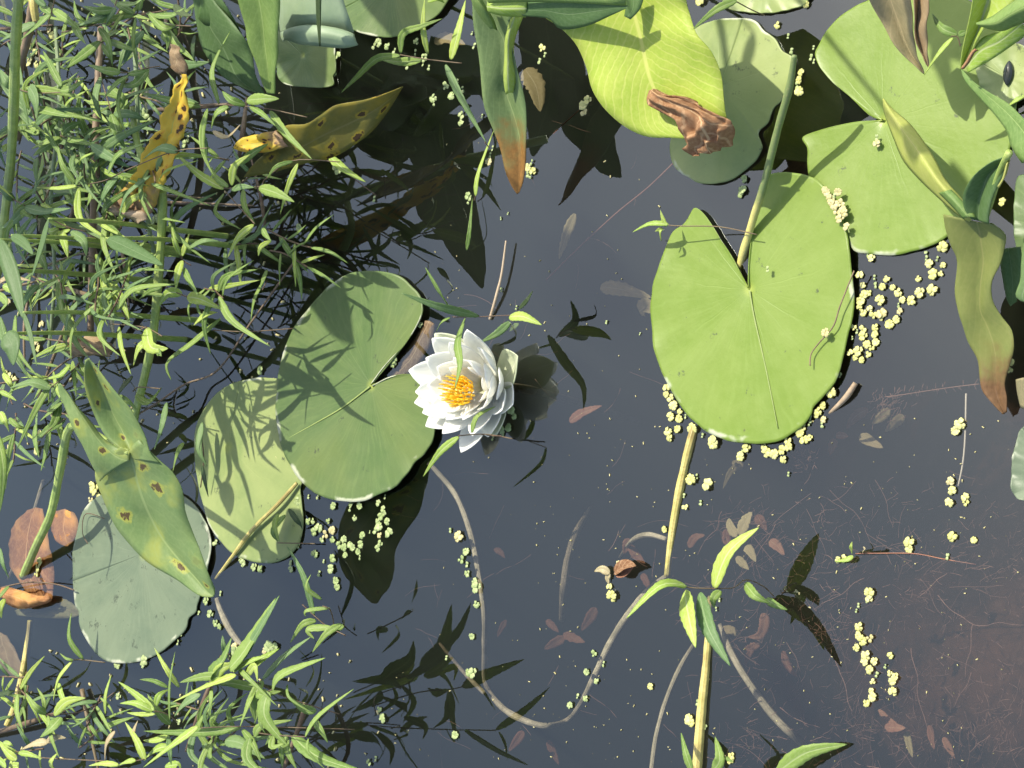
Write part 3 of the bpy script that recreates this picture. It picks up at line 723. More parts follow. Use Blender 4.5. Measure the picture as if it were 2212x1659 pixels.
mb = blade_mesh(q((1900,150,1905,158,1930,170,11.4,11.6,11.4),(2000,110,2030,150,2060,200,11.6,12.2,11.4),(2100,40,2130,90,2150,170,12,12.8,11.8),(2250,-60,2270,20,2290,110,12.4,13.2,12.2)), 14, 4)
mb.build('upper_lobe', MT['arrow'], e)
mb = blade_mesh(q((1805,440,1812,448,1822,445,9.3,9.4,9.2),(1835,400,1846,405,1858,400,9.5,9.7,9.5),(1868,340,1880,342,1892,340,9.7,9.9,9.7),(1895,315,1905,322,1915,325,9.8,9.9,9.7)), 10, 2)
mb.build('brown_notch', MT['crisp'], e)
e = empty('arrow_leaf', at(1990,100,0), 'withered grey brown leaf hanging from the top edge over the biggest lily pad', 'leaf')
mb = blade_mesh(q((1190,-40,1330,-60,1470,-60,7.5,6.8,7.5),(1230,40,1360,30,1480,40,7,6.3,7.2),(1290,150,1400,140,1492,140,6.4,5.7,6.6),(1360,270,1440,260,1495,240,5.8,5.2,6),(1440,370,1490,360,1515,350,5.2,4.8,5.3),(1520,440,1540,430,1550,430,4.7,4.5,4.7),(1560,480,1562,478,1566,476,4.3,4.3,4.3)), 24, 5, wave=.001)
mb.build('blade', MT['greybrown_leaf'], e)
mb = blade_mesh(q((1490,-60,1540,-50,1595,-60,7.6,6.9,7.7),(1505,60,1530,70,1592,60,7.2,6.3,7.4),(1500,180,1520,190,1585,160,6.4,5.8,6.8),(1525,300,1545,300,1582,280,5.8,5.4,6),(1560,380,1575,380,1592,370,5.3,5.1,5.4),(1592,440,1594,440,1597,438,4.8,4.8,4.8)), 22, 4, wave=.0012)
mb.build('rolled_half', MT['brown_leaf'], e)
e = empty('arrow_leaf', at(2200,330,0), 'smooth grey green leaf slanting in from the right edge towards the biggest lily pad', 'leaf')
mb = blade_mesh(q((1806,452,1810,452,1815,456,7,7,7),(1835,530,1860,520,1890,535,7.3,7.4,7.5),(1930,640,1965,610,1990,600,7.7,7.9,8),(2020,740,2070,700,2110,670,8.1,8.3,8.4),(2100,850,2160,790,2212,770,8.5,8.7,8.9),(2130,950,2230,880,2290,850,8.8,9,9.4),(2200,1060,2300,980,2400,950,9,9.4,9.8)), 24, 4)
mb.build('blade', MT['arrow'], e)
e = empty('arrow_leaf', at(2200,600,0), 'shaded leaf half hidden at the right edge behind the rusty leaf, its rim catching light', 'leaf')
q2 = lambda *a: [(*T(2,1,s[0],s[1]), *T(2,1,s[2],s[3]), *T(2,1,s[4],s[5]), s[6], s[7], s[8]) for s in a]
mb = blade_mesh(q2((2050,-40,2110,-50,2190,-60,3,3,3.2),(2060,60,2130,60,2200,40,2.4,2.3,2.6),(2080,180,2140,180,2190,140,1.8,1.7,2),(2100,280,2140,270,2170,230,1.2,1.1,1.3),(2125,325,2130,322,2165,295,.8,.8,.9)), 14, 3)
mb.build('blade', MT['arrow_dark'], e)
e = empty('arrow_leaf', at(2210,620,0), 'bluish leaf tip poking in at the right edge, level with the rusty leaf', 'leaf')
mb = blade_mesh(q2((2212,-120,2250,-120,2290,-120,4,4,4),(2195,40,2230,50,2280,60,3.6,3.6,3.6),(2190,150,2230,160,2280,180,3.2,3.2,3.2),(2158,250,2200,255,2260,260,2.8,2.8,2.8),(2190,290,2220,300,2260,310,2.5,2.5,2.5)), 12, 3)
mb.build('blade', MT['willow_blue'], e)
e = empty('leaf', at(2200,850,0), 'grey dry leaf scrap at the right edge above the lower right pad rim', 'leaf')
mb = blade_mesh(q2((2160,800,2200,790,2260,780,1.2,1.4,1.5),(2168,880,2200,880,2260,880,.9,1,1.2),(2190,980,2210,990,2260,1000,.5,.6,.8)), 8, 3)
mb.build('blade', MT['greybrown_leaf'], e)

# rusty dry blade just behind the flower, between pad notch and petals
e = empty('dry_leaf', at(880,740,0), 'rusty brown strip of dead leaf floating in the notch of the pad behind the flower', 'leaf')
q3 = lambda *a: [(*T(1,1,s[0],s[1]), *T(1,1,s[2],s[3]), *T(1,1,s[4],s[5]), s[6], s[7], s[8]) for s in a]
blade_mesh(q3((540,420,570,420,605,440,-.05,.1,-.05),(480,520,520,530,590,550,-.3,-.1,-.3),(400,640,450,670,520,680,-.5,-.3,-.5),(330,730,370,750,430,770,-.6,-.4,-.6),(310,780,330,785,350,790,-.6,-.5,-.6)), 18, 3, fine=.001).build('blade', MT['brown_leaf'], e)
# ------------------------------------------------------------------ the water lily
def make_flower():
    base = at(*T(1,1,1010,850), 0); base.z = 0
    root = empty('water_lily', base, 'open white water lily flower with a yellow centre floating beside the round green pad', 'flower')
    up0 = Vector((0,0,1))
    def petal(tip, h, w, kind='petal', bow=.25, b0=.006, h0=.006, cup=.35, name='petal'):
        """tip in tile pixels, h in m, w = full width in m"""
        t = at(*T(1,1,*tip), h)
        flat = Vector((t.x-base.x, t.y-base.y, 0)); out = flat.normalized() if flat.length > 1e-4 else Vector((0,1,0))
        b = base+out*b0+Vector((0,0,h0))
        ax = t-b; L = ax.length
        side = ax.cross(up0)
        if side.length < .25*L: side = ax.cross(VIEW(b))
        side.normalize()
        nrm = side.cross(ax).normalized()
        if nrm.z < 0: nrm = -nrm
        # outward/underside direction: bow the petal away from the flower axis
        inner = (Vector((base.x, base.y, .05))-(b+ax*.5))
        inner -= ax.normalized()*inner.dot(ax.normalized())
        nrm = inner.normalized()
        side = ax.normalized().cross(nrm)
        rows = []; uvs = []
        NU, NC = 15, 4
        for i in range(NU):
            u = i/(NU-1)
            cpt = b+ax*u-nrm*(bow*L*math.sin(u*math.pi)*.55*(1-.25*u))
            # width profile: narrow claw, widest at 55-60 %, rounded point
            prof = (.42+.72*math.sin(math.pi/2*min(1,u/.62))) if u < .62 else 1.14*(1-((u-.62)/.38)**1.8)**.85 if u < 1 else 0
            if u < .12: prof = max(prof, .32)
            ww = w*.5*prof*1.13
            if i == NU-1: ww = w*.02
            row = []; uu = []
            for j in range(-NC, NC+1):
                v = j/NC
                row.append(cpt+side*(ww*v)+nrm*(cup*ww*v*v)); uu.append((u, v))
            rows.append(row); uvs.append(uu)
        mb = MB(); mb.grid(rows, uvs, .0007); return mb.build(name, MT[kind], root)
    # sepals, then whorls of petals from the outside in
    for tip, h, w in [((604,503),.034,.019),((1142,648),.021,.022),((1005,1160),.012,.018),((500,905),.026,.018)]:
        petal(tip, h, w, 'sepal', .18, .004, .004, name='sepal')
    outer = [((815,478),.040,.0185),((588,535),.040,.0185),((437,742),.040,.0200),((474,950),.036,.0175),((546,1102),.030,.0185),
             ((775,1272),.014,.0170),((952,1172),.018,.0165),((1112,962),.020,.0190)]
    for tip, h, w in outer: petal(tip, h, w, bow=.24)
    mid = [((548,662),.046,.0185),((480,880),.042,.0175),((526,1016),.038,.0175),((655,1150),.030,.0150),((850,1165),.028,.0160),
           ((1040,1000),.026,.016),((1028,815),.034,.019),((905,600),.044,.0175),((700,560),.045,.0160)]
    for tip, h, w in mid: petal(tip, h, w, bow=.26, b0=.005, h0=.009)
    inner = [((620,720),.048,.0150),((560,840),.046,.0150),((580,980),.042,.0145),((680,1060),.036,.0140),((790,1060),.034,.0140),
             ((920,980),.034,.0150),((965,860),.038,.0160),((930,750),.042,.0155),((830,690),.046,.0150),((730,660),.048,.0140)]
    for tip, h, w in inner: petal(tip, h, w, bow=.26, b0=.004, h0=.012, cup=.4)
    inn2 = [((630,790),.044,.0085),((622,920),.041,.0085),((690,1010),.037,.0085),((805,1020),.035,.0085),((905,930),.034,.0095),((910,810),.037,.0095),((820,725),.042,.0085),((700,725),.045,.0085)]
    for tip, h, w in inn2: petal(tip, h, w, bow=.22, b0=.004, h0=.014, cup=.4)
    # stamens
    rnd = random.Random(5)
    sb = at(*T(1,1,752,880), .029)
    for k in range(96):
        a = 2*math.pi*k/96*5.03; rr = .30+.75*((k*7 % 24)/24.0)**.7+rnd.uniform(-.1,.1)
        tipc = T(1,1, 744+math.cos(a)*108*rr, 874+math.sin(a)*114*rr)
        t = at(*tipc, .041+.002*rr+rnd.uniform(-.0015,.0015))
        b = sb+(Vector((t.x,t.y,sb.z))-sb)*.55
        ax = t-b; sd = ax.cross(VIEW(t)).normalized(); inn = (sb+Vector((0,0,.03))-t).normalized()
        rows = []; uvs = []
        for i in range(6):
            u = i/5; c = b+ax*u-inn*(.0016*math.sin(u*math.pi)); c += inn*(.0012*u*u)
            w = .0007*(1-.5*u)
            rows.append([c-sd*w, c, c+sd*w]); uvs.append([(u,-1),(u,0),(u,1)])
        mb = MB(); mb.grid(rows, uvs, .0005); mb.build('stamen', MT['stamen'], root)
    mb = MB(); c = at(*T(1,1,745,882), .031)
    rows = []; uvs = []
    for i in range(6):
        a = i/5*math.pi/2
        rows.append([c+Vector((math.cos(q*math.pi/8)*math.cos(a)*.006, math.sin(q*math.pi/8)*math.cos(a)*.006, math.sin(a)*.003)) for q in range(17)]); uvs.append([(a,0)]*17)
    mb.grid(rows, uvs, .0003); mb.build('pistil', MT['pistil'], root)
    # stalk running down into the water
    mb = MB(); mb.tube([base+Vector((0,0,.008)), base+Vector((.002,.004,-.03)), base+Vector((.0,.02,-.1)), base+Vector((-.01,.05,-.24))], [.004,.0035,.003,.003], 8, 14)
    mb.build('stalk', MT['stem_sunk'], root)
make_flower()

# ------------------------------------------------------------------ shoots with narrow leaves
def lance(mb, P, w, fold=.25, roll=0.0, nu=13, facing=None, ser=0.0, tipx=1.45, rag=0.0):
    """a narrow leaf along the 3D points P (base to tip), w = full width in m"""
    C = catmull(P, nu) if len(P) > 2 else [P[0].lerp(P[1], i/(nu-1)) for i in range(nu)]
    if len(P) == 2:
        L = (P[1]-P[0]).length
        for i in range(nu): C[i] = C[i]+Vector((0,0,1))*(.06*L*math.sin(math.pi*i/(nu-1)))
    rows = []; uvs = []
    for i, p in enumerate(C):
        u = i/(nu-1)
        t = (C[min(i+1,nu-1)]-C[max(i-1,0)])
        t = t.normalized() if t.length > 1e-9 else Vector((0,1,0))
        n = facing or (VIEW(p)*.7+TO_SUN*.6).normalized()
        s = t.cross(n)
        s = s.normalized() if s.length > 1e-6 else Vector((1,0,0))
        n2 = s.cross(t).normalized()
        r = roll+.25*math.sin(u*2.4)*(1 if roll >= 0 else -1)
        s, n2 = s*math.cos(r)+n2*math.sin(r), n2*math.cos(r)-s*math.sin(r)
        prof = math.sin(math.pi/2*min(1.0, (u+.03)/.36))**.8 if u < .33 else max(0.0, 1-((u-.33)/.67)**tipx)
        if rag: prof *= 1+rag*noise.noise(p*900)+rag*.5*noise.noise(p*3000)
        ww = w*.5*max(prof, .06 if u < 1 else .015)
        if ser: ww *= 1+ser*(1 if i % 2 else -1)
        rows.append([p-s*ww+n2*ww*fold, p-s*ww*.5+n2*ww*fold*.38, p, p+s*ww*.5+n2*ww*fold*.38, p+s*ww+n2*ww*fold])
        uvs.append([(u,-1),(u,-.5),(u,0),(u,.5),(u,1)])
    mb.grid(rows, uvs, .00035)
PXM = 3.51e-4      # metres per picture pixel near the middle
def pxm(y3): 
    return (CAM-y3).length/FPX
GRP_SH = 'leafy shoots growing over the water'
def shoot(label, tile, stem, leaves, h=(3,5), mat='willow', refl=False, stemw=2.6, stemmat='stem_thin', seed=0, group=GRP_SH, name='leafy_shoot'):
    """stem and leaves in tile pixels; leaf: (x0,y0,x1,y1,width[,material]) or (x0,y0,xm,ym,x1,y1,width[,material])"""
    rnd = random.Random(hash(label) % 1000 if False else sum(map(ord, label))+seed)
    A = atr if refl else at
    F = lambda x, y: T(tile[0], tile[1], x, y) if tile else (x, y)
    k = 1/3.0 if tile else 1.0
    sc = lambda p: (CAM-p).length/FPX
    hb, ht = h[0]/100, h[1]/100
    # root of the thing where the stem starts
    p0 = stem[0] if stem else leaves[0][:2]
    b3 = A(*F(*p0[:2]), hb)
    root = empty(name, Vector((b3.x, b3.y, min(0, b3.z) if b3.z < 0 else 0.0)), label, 'plant', group)
    if stem:
        n = len(stem)
        S = [A(*F(x[0], x[1]), (x[2]/100 if len(x) > 2 else hb+(ht-hb)*i/(n-1))) for i, x in enumerate(stem)]
        mb = MB(); mb.tube(S, [sc(S[0])*stemw*.5]*n, 6, max(8, n*4)); mb.build('stem', MT[stemmat], root)
    for lf in leaves:
        lf = list(lf); m = mat; tiph = None
        face = None
        if isinstance(lf[-1], tuple):
            tp = lf.pop(); tiph = tp[0]/100
            if len(tp) > 1: face = Vector((0, tp[1], 1)).normalized()
        if isinstance(lf[-1], str): m = lf.pop()
        w = lf.pop(); pts = [(lf[i], lf[i+1]) for i in range(0, len(lf), 2)]
        # height of the base from the nearest stem point
        hb2 = (hb+ht)/2
        if stem:
            best = 1e9
            for i, sx in enumerate(stem):
                d = (sx[0]-pts[0][0])**2+(sx[1]-pts[0][1])**2
                if d < best: best = d; hb2 = sx[2]/100 if len(sx) > 2 else hb+(ht-hb)*i/(max(1, len(stem)-1))
        dz = rnd.uniform(-.010, .012)
        P = []
        if tiph is not None: dz = tiph-hb2
        for i, pt in enumerate(pts):
            f = i/(len(pts)-1)
            P.append(A(*F(*pt), max(.002 if hb2 >= 0 else -.3, hb2+dz*f+(.006*math.sin(f*math.pi)))))
        mb = MB(); lance(mb, P, w*k*sc(P[0])*(.88 if w < 90 else 1.0), fold=rnd.uniform(.03,.22), roll=rnd.uniform(-.3,.3) if face is None else 0, facing=face, nu=19 if w > 55 else 13, ser=.05)
        mb.build('leaf', MT[m], root)
    return root
Br, Bl, Dk, Tn = 'willow_bright', 'willow_blue', 'willow_dark', 'willow_tan'
t00 = (0,0)
shoot('leafy shoot crossing the top left, its leaves fanned around a node below the top edge', t00, [(700,170),(860,95),(1000,80),(1100,60)], [(890,90,660,130,500,150,50),(820,60,740,170,650,280,45,Br),(1000,95,1110,100,1200,50,75),(880,110,865,280,890,440,38),(900,70,930,-30,45),(960,80,1060,180,1140,160,60),(870,90,780,40,700,-20,50)], (14,16))
shoot('pale narrow shoot with three leaves left of the top left leaf fan', t00, [(400,210),(580,170),(700,150)], [(570,170,500,100,480,0,38),(580,180,430,220,270,310,28,Br),(560,180,600,60,60),(650,150,690,60,600,20,45),(640,180,700,270,730,430,50)], (14,16))
shoot('broad leaved bluish shoot in the extreme top left corner', t00, [(300,200),(330,90),(360,-20)], [(230,150,100,210,0,270,80,Bl),(330,90,230,180,100,290,70),(480,140,560,290,55),(340,60,440,130,520,200,60),(300,40,200,-40,55,Bl),(330,90,260,20,60)], (16,18))
shoot('shoot with a long serrated leaf pointing down left, left of the yellow spotted leaf', t00, [(800,200),(720,250),(640,280)], [(650,270,520,370,410,450,75),(770,200,650,290,65),(660,290,710,360,730,430,50),(690,260,800,300,880,330,50)], (14,15))
shoot('shoot whose leaves spread like a propeller above the yellow spotted leaf', t00, [(1040,430),(960,440),(840,470),(780,470)], [(780,470,680,455,570,420,60),(830,490,740,560,660,650,70),(830,480,900,470,970,450,42),(810,500,765,680,820,880,36),(960,450,880,540,780,560,70)], (14,16))
shoot('long thin shoot with paired leaves and a squared off leaf, below the dark blades', t00, [(1990,760,10),(1760,710,11),(1600,690,12),(1430,680,13),(1300,690,14)], [(1300,692,1100,650,905,600,62),(1420,675,1375,500,1400,380,1490,205,48),(1590,680,1500,650,1440,590,70),(1600,650,1700,640,1810,640,85),(1345,705,1310,850,1320,1000,1390,1150,46),(1480,690,1400,740,1370,835,60),(1620,690,1700,740,1790,820,46),(1750,720,1850,860,2025,1035,62)], (10,14))
shoot('bushy shoot below the orange tip with a long leaf pointing up left', t00, [(2200,1050,7),(1900,1040,8),(1720,1160,9),(1680,1210,10),(1450,1220,11)], [(1450,1225,1290,1130,1140,995,66,Br),(1500,1200,1520,1080,1620,1000,60,Br),(1560,1060,1640,990,1740,930,60),(1680,1215,1790,1250,1910,1310,85),(1930,1060,1870,1200,1815,1390,42,Br),(1900,1045,1790,1080,1730,1160,34),(1480,1210,1400,1150,1370,1080,50),(1500,1230,1570,1210,1650,1215,50,Bl)], (7,11))
shoot('curly leaved shoot hanging below the bushy shoot', t00, [(1460,1240),(1540,1330),(1650,1450)], [(1450,1255,1400,1380,1560,1485,46),(1575,1230,1590,1340,1655,1455,60),(1645,1455,1550,1530,1475,1670,48,Br),(1700,1480,1760,1565,50),(1755,1560,1690,1600,1675,1660,38,Br),(1380,850,1470,890,1560,805,48,Tn)], (8,10))
shoot('pair of broad bluish leaves lying over the middle of the yellow spotted leaf', t00, [(1345,960),(1180,970),(1040,1010),(800,1110)], [(1150,985,1040,960,930,1030,85,Bl),(700,1120,770,1000,940,930,85),(590,940,700,1010,840,1085,75,Bl)], (15.5,16.5))
shoot('shoot ending in a pale leaf that points left, left of the torn yellow tip', t00, [(800,1110),(680,1170),(500,1205)], [(500,1205,370,1220,228,1215,38,Br),(490,1190,400,1060,370,910,50),(510,1220,520,1420,720,1560,52,Br),(600,1210,580,1300,540,1385,50),(760,1140,690,1230,625,1375,75,Bl),(490,1200,545,1140,40)], (13,14.5))
shoot('bright yellow green tuft at the left edge, above the row of serrated leaves', t00, [(560,1500),(450,1475),(330,1420)], [(430,1470,330,1420,230,1340,60,Br),(455,1490,280,1560,105,1640,60,Br),(400,1500,420,1580,440,1670,60,Br),(380,1480,330,1500,290,1460,50,Br),(620,1420,720,1480,825,1560,66),(380,1490,340,1560,400,1660,60),(460,1500,540,1560,560,1660,70,Bl)], (12,14))
shoot('shaded shoot with crossing leaves left of the bright stem in the upper left', t00, [(30,470),(100,560),(200,600),(400,600)], [(170,570,350,590,550,640,58),(100,560,40,520,0,450,85,Bl),(110,400,140,600,185,800,62,Bl),(190,560,230,640,240,770,90,Bl),(400,560,330,430,280,330,62),(390,590,470,570,545,515,52),(230,700,340,730,480,760,70)], (15,17))
shoot('drooping shoot of broad dull leaves in the middle of the left thicket', t00, [(600,900),(480,900),(390,880)], [(390,890,300,920,205,965,62),(400,900,300,950,215,1010,70),(400,870,450,820,535,790,62),(430,900,520,920,620,945,60),(140,760,190,920,52),(180,800,240,860,150,840,45),(240,1020,230,1100,240,1200,40,Bl)], (12,13.5))
shoot('shaded shoot with leaves pointing down, right of the middle thicket', t00, [(650,450),(660,520),(720,720)], [(650,500,620,640,665,790,64,Bl),(740,740,850,740,945,780,66,Bl),(700,560,790,640,760,720,66),(720,740,760,860,810,960,70),(580,960,500,1040,470,1090,60)], (12,13))
shoot('bluish sprig at the left edge just below the thick bright stem', t00, [(-60,1230),(40,1270),(160,1330)], [(100,1290,40,1260,-20,1190,60,Bl),(170,1340,100,1420,10,1480,70,Bl),(240,1440,170,1540,95,1640,75,Bl),(160,1340,280,1370,460,1350,75,Bl),(20,980,55,930,45,Br),(120,1330,210,1400,300,1400,60)], (11,13))
shoot('three thin leaves sticking up in front of the second thick stem', t00, [(1240,1720),(1190,1690),(1170,1650)], [(1170,1655,1130,1560,1110,1445,38,Br),(1180,1660,1200,1590,1228,1510,38,Br),(1220,1610,1320,1560,1425,1565,50,Bl)], (9,10))
shoot('top edge tuft of small leaves right of the corner shoot', t00, [(820,-60),(760,0),(740,60)], [(740,60,640,70,540,40,60),(750,50,700,120,680,200,60,Bl),(760,20,860,30,940,-20,60),(740,60,600,130,500,170,66,Bl),(1130,30,1180,90,1250,100,60,Dk),(1050,170,1090,240,1080,330,55)], (15,16))
shoot('dull leaves crowding under the top left leaf fan', t00, [(1000,150),(1080,160),(1240,170)], [(1000,150,1080,180,1180,160,70,Dk),(1080,190,1160,300,1270,400,60),(1260,230,1250,320,1260,400,50,Dk),(1100,400,1230,420,1360,400,70,Bl),(930,200,850,300,800,420,70,Bl),(1090,170,1060,240,1100,290,44)], (12,13))
t01 = (0,1)
shoot('row of serrated bright leaves hanging side by side above the pale brown fallen leaf', t01, [(500,-20),(640,60),(840,445),(950,460)], [(500,20,430,120,370,305,36,Br),(670,45,680,250,740,430,58,Br),(725,165,800,300,842,445,66,Br),(620,-10,655,60,610,130,44,Br),(700,180,730,300,740,400,60,Br),(250,-20,290,60,310,170,60),(380,170,400,300,350,400,80)], (10,12))
shoot('shoot wrapped around the second thick stem with a bright curled leaf', t01, [(700,440),(850,450),(960,470),(1050,520)], [(770,460,790,600,850,770,52,Br),(950,470,980,590,1090,600,95,Br),(965,550,900,600,865,710,66,Br),(980,560,1040,640,1000,600,50)], (11,12.5))
shoot('shoot of pointed leaves lying across the upper part of the second thick stem', t01, [(1480,330),(1200,260),(1060,190)], [(1050,200,980,220,900,280,44),(1180,245,1090,240,1028,325,75,Br),(1180,30,1150,120,1140,220,56,Br),(1190,80,1230,160,1285,255,55),(1215,265,1300,280,1435,345,88,Br)], (10,12))
shoot('long pale leaf bent at its tip pointing down left beside the second thick stem', t01, [(1900,470,6),(1600,490,8),(1380,480,9)], [(1430,405,1250,560,1085,690,1110,805,58),(1400,365,1330,380,1255,450,85,Br)], (6,9))
shoot('curved narrow leaves along the left edge below the bright tuft', t01, [(-40,150),(60,200),(160,280)], [(20,190,90,220,185,275,66,Br),(250,190,190,240,110,400,56,Bl),(100,385,110,600,250,790,46),(0,395,40,560,120,680,190,800,62,Bl),(-20,240,40,300,0,360,60),(-20,180,60,140,200,160,60,Tn)], (10,12))
shoot('broad blunt leaf pointing left with thin drooping leaves, left of the arrow leaf lobes', t01, [(520,690),(450,760),(330,850)], [(330,860,200,820,65,855,88,Bl),(360,330,440,430,490,560,580,670,66,Bl),(450,705,390,770,280,800,66,Br),(330,830,230,1000,108,1255,52),(430,740,370,830,315,960,48),(470,680,480,780,495,920,36)], (9.5,11.5))
shoot('hanging dark green leaves between the left edge and the arrow leaf', t01, [(430,1050),(330,1120),(270,1180)], [(425,1060,330,1110,215,1205,70),(230,1090,230,1200,255,1310,54),(320,1130,300,1260,265,1395,56),(400,950,330,1010,260,1070,66),(390,960,350,1080,300,1130,60)], (8,10))
shoot('yellowish small leaves at the left edge below the blunt leaf', t01, [(-40,860),(40,880),(80,960)], [(0,880,50,900,110,940,40,Br),(0,1010,30,1070,60,1140,56,Br),(-20,1150,20,1380,0,1660,66),(90,1150,60,1280,50,1400,36),(20,760,60,820,90,870,44,Br),(60,1050,110,1100,180,1120,44)], (8,10))
shoot('two shaded leaves over the water between arrow leaf and pads', t01, [(860,880),(900,850),(1040,860)], [(880,900,960,950,1050,850,66),(860,780,780,870,750,960,50,Dk),(1080,950,1050,1100,1000,1255,56,Bl),(760,910,830,940,890,1000,50)], (5,6))
shoot('weed speckled thin leaf standing over the dark reflections left of the left pad', t01, [(1730,160),(1700,220)], [(1730,90,1700,170,1660,260,44),(1710,160,1650,280,1625,425,34)], (3,4))
shoot('pair of leaves curling at the left rim of the yellowish pad', t01, [(1300,1500),(1320,1300),(1300,1150)], [(1310,1080,1290,1250,1340,1360,60,Bl),(1310,1360,1330,1460,1350,1560,44,Dk),(1190,1210,1150,1280,1120,1400,46)], (1.2,1.6))
t11 = (1,1)
shoot('slender shoot with spear shaped leaves crossing just above the white flower', t11, [(1170,400,3.2),(1090,385,3.6),(880,395,4.8),(720,395,6)], [(890,390,640,330,388,240,66,Bl,(10.8,)),(735,385,640,230,545,75,76,'willow',(8.4,.32)),(800,405,755,560,770,700,735,862,86,'willow',(7.4,.32)),(705,400,650,430,615,490,26),(1090,392,1180,395,1300,448,88,Br),(1150,345,1200,290,1240,225,34,Dk)], (3,5))
shoot('leaf half under water just right above the flower', t11, [(1110,420,-.1),(1080,440,-.2)], [(1095,425,1010,500,900,560,60,Bl),(1150,440,1090,490,40)], (-.1,-.3), name='sunken_leaf')
shoot('small shoot at the lower tip of the flower, one pale leaf pointing down left', t11, [(1110,1185,1.5),(980,1160,2),(880,1155,3),(760,1165,5)], [(760,1172,640,1270,530,1430,58,Br),(845,1145,880,1040,1000,975,48),(1110,1190,1130,1270,1060,1360,970,1468,3,Dk)][:2], (2,5))
t02 = (0,2)
shoot('thin curled shoot at the lower rim of the bluish pad', t02, [(680,975,1),(530,958,2),(470,960,3)], [(540,955,450,820,462,655,46),(475,960,430,950,388,915,22),(470,965,380,1080,345,1225,36,Br),(380,1110,410,1210,490,1300,46,Br)], (1,3))
shoot('short bright sprig with one broad glossy leaf at lower left', t02, [(740,1170,2),(640,1240,3),(500,1300,5),(300,1310,6)], [(350,1315,430,1230,555,1205,75,Br),(300,1310,230,1260,165,1170,52),(290,1300,280,1210,240,1140,30),(310,1320,330,1450,385,1595,42),(395,1330,330,1400,260,1460,90)], (3,6))
shoot('bright tuft below the bluish pad, many short leaves from one node', t02, [(1150,1360),(1080,1310),(1000,1290)], [(1000,1285,890,1190,768,1100,62,Br),(990,1290,880,1240,778,1240,58,Br),(1005,1310,900,1310,820,1300,34,Br),(1010,1255,1030,1190,1092,1150,50,Br),(1105,1375,1030,1300,955,1180,62),(1160,1135,1080,1020,1000,880,42,Br),(1100,1350,1100,1120,1135,905,28),(1090,1138,1000,1095,905,1085,36)], (6,8))
shoot('big glossy shoot of upright leaves at bottom left, rising right of the bluish pad', t02, [(2200,1310,2),(1850,1200,5),(1700,1120,8),(1530,1050,10)], [(1530,1060,1380,1110,1115,1235,75,Br),(1450,1060,1300,1070,1165,1105,66),(1510,1030,1610,970,1735,930,66,Br),(1560,965,1680,760,1812,540,86,Bl),(1575,1070,1680,970,1810,885,88,Br),(1700,1085,1850,930,2015,810,72,Bl),(1660,1145,1500,1110,1330,1110,72),(1390,1080,1440,1010,1560,980,80,Br),(1660,1130,1610,1250,1555,1395,64),(1685,1150,1680,1250,1650,1375,50),(1370,1145,1365,1240,1340,1355,44),(1300,1180,1200,1240,1130,1325,72,Bl),(1590,1080,1650,1000,1670,1100,60,Br)], (5,10))
shoot('dark shoot lying flat along the bottom left with leaves on both sides', t02, [(2300,1410,2),(2000,1400,5),(1570,1390,7),(1300,1400,9)], [(1560,1400,1250,1430,930,1420,66),(1285,1390,1130,1500,930,1655,80,Br),(1570,1410,1640,1500,1692,1625,52),(1850,1450,1870,1560,1925,1670,72),(1820,1440,1825,1540,1830,1660,54),(2030,1345,2080,1410,2125,1495,66),(2050,1290,1960,1270,1860,1190,66),(1780,1440,1750,1470,1720,1510,34),(1460,1480,1560,1500,1720,1600,90,Bl)], (5,9))
shoot('bleached yellow leaves at the bottom edge, centre of the lower left', t02, [(1000,1560),(940,1600),(820,1620)], [(940,1610,890,1490,810,1360,75,Br),(860,1460,895,1350,34,Tn),(745,1420,690,1500,680,1612,42,Tn),(1090,1455,1000,1480,930,1480,56,Br),(1090,1520,1010,1540,935,1610,70,Br),(880,1612,820,1620,755,1650,50,Br),(770,1640,670,1630,575,1645,46,Br),(1090,1450,1100,1550,1110,1640,40,Bl),(1070,1650,1150,1640,1170,1690,60,Br)], (6,8))
shoot('creeping shoot along the very bottom edge at left, pale yellow leaves in pairs', t02, [(700,1615,4),(400,1600,5),(260,1590,5.5),(100,1550,6)], [(120,1560,190,1570,275,1600,42,Br),(110,1605,50,1560,-10,1490,66,Br),(300,1490,360,1460,430,1465,52,Tn),(310,1495,230,1500,130,1545,66,Tn),(350,1670,330,1620,375,1560,50,Br),(20,1495,60,1500,85,1520,34,Br),(60,1640,120,1650,10,1700,50,Br),(-30,1590,30,1640,20,1700,50,Br)], (4,6))
shoot('two slim leaves at the left edge beside the copper coloured leaf', t02, [(-40,230),(-10,400)], [(0,235,20,340,60,430,38,Bl),(30,560,5,620,10,690,42,Br),(-10,560,40,500,60,480,30)], (4,5))
shoot('pale blade hanging beside the rotten stem in the lower left', t02, [(120,1120),(115,1180)], [(112,1180,110,1300,155,1435,50),(-20,1190,50,1170,100,1160,60,Dk)], (2,3))
shoot('narrow leaf sticking up left of the big glossy shoot', t02, [(1490,960),(1480,920)], [(1480,950,1450,870,1442,800,44,Bl)], (4,5))
shoot('small stemmed sprig covered in floating weed below the yellowish pad', t02, [(2240,800,.6),(2120,740,1),(2040,675,1.5),(1960,600,2)], [(2035,670,1970,420,1862,225,58,Bl),(2050,705,1960,730,1880,850,52),(1800,10,1780,90,1810,190,44),(2230,740,2160,755,50)], (1,2))
shoot('leaf curl standing at the lower rim of the yellowish pad', t02, [(2040,205,.6),(1800,200,.8)], [(1850,20,1770,120,1800,190,60),(1870,-20,1930,60,1960,110,46,Dk)], (1.5,2))
t10 = (1,0)
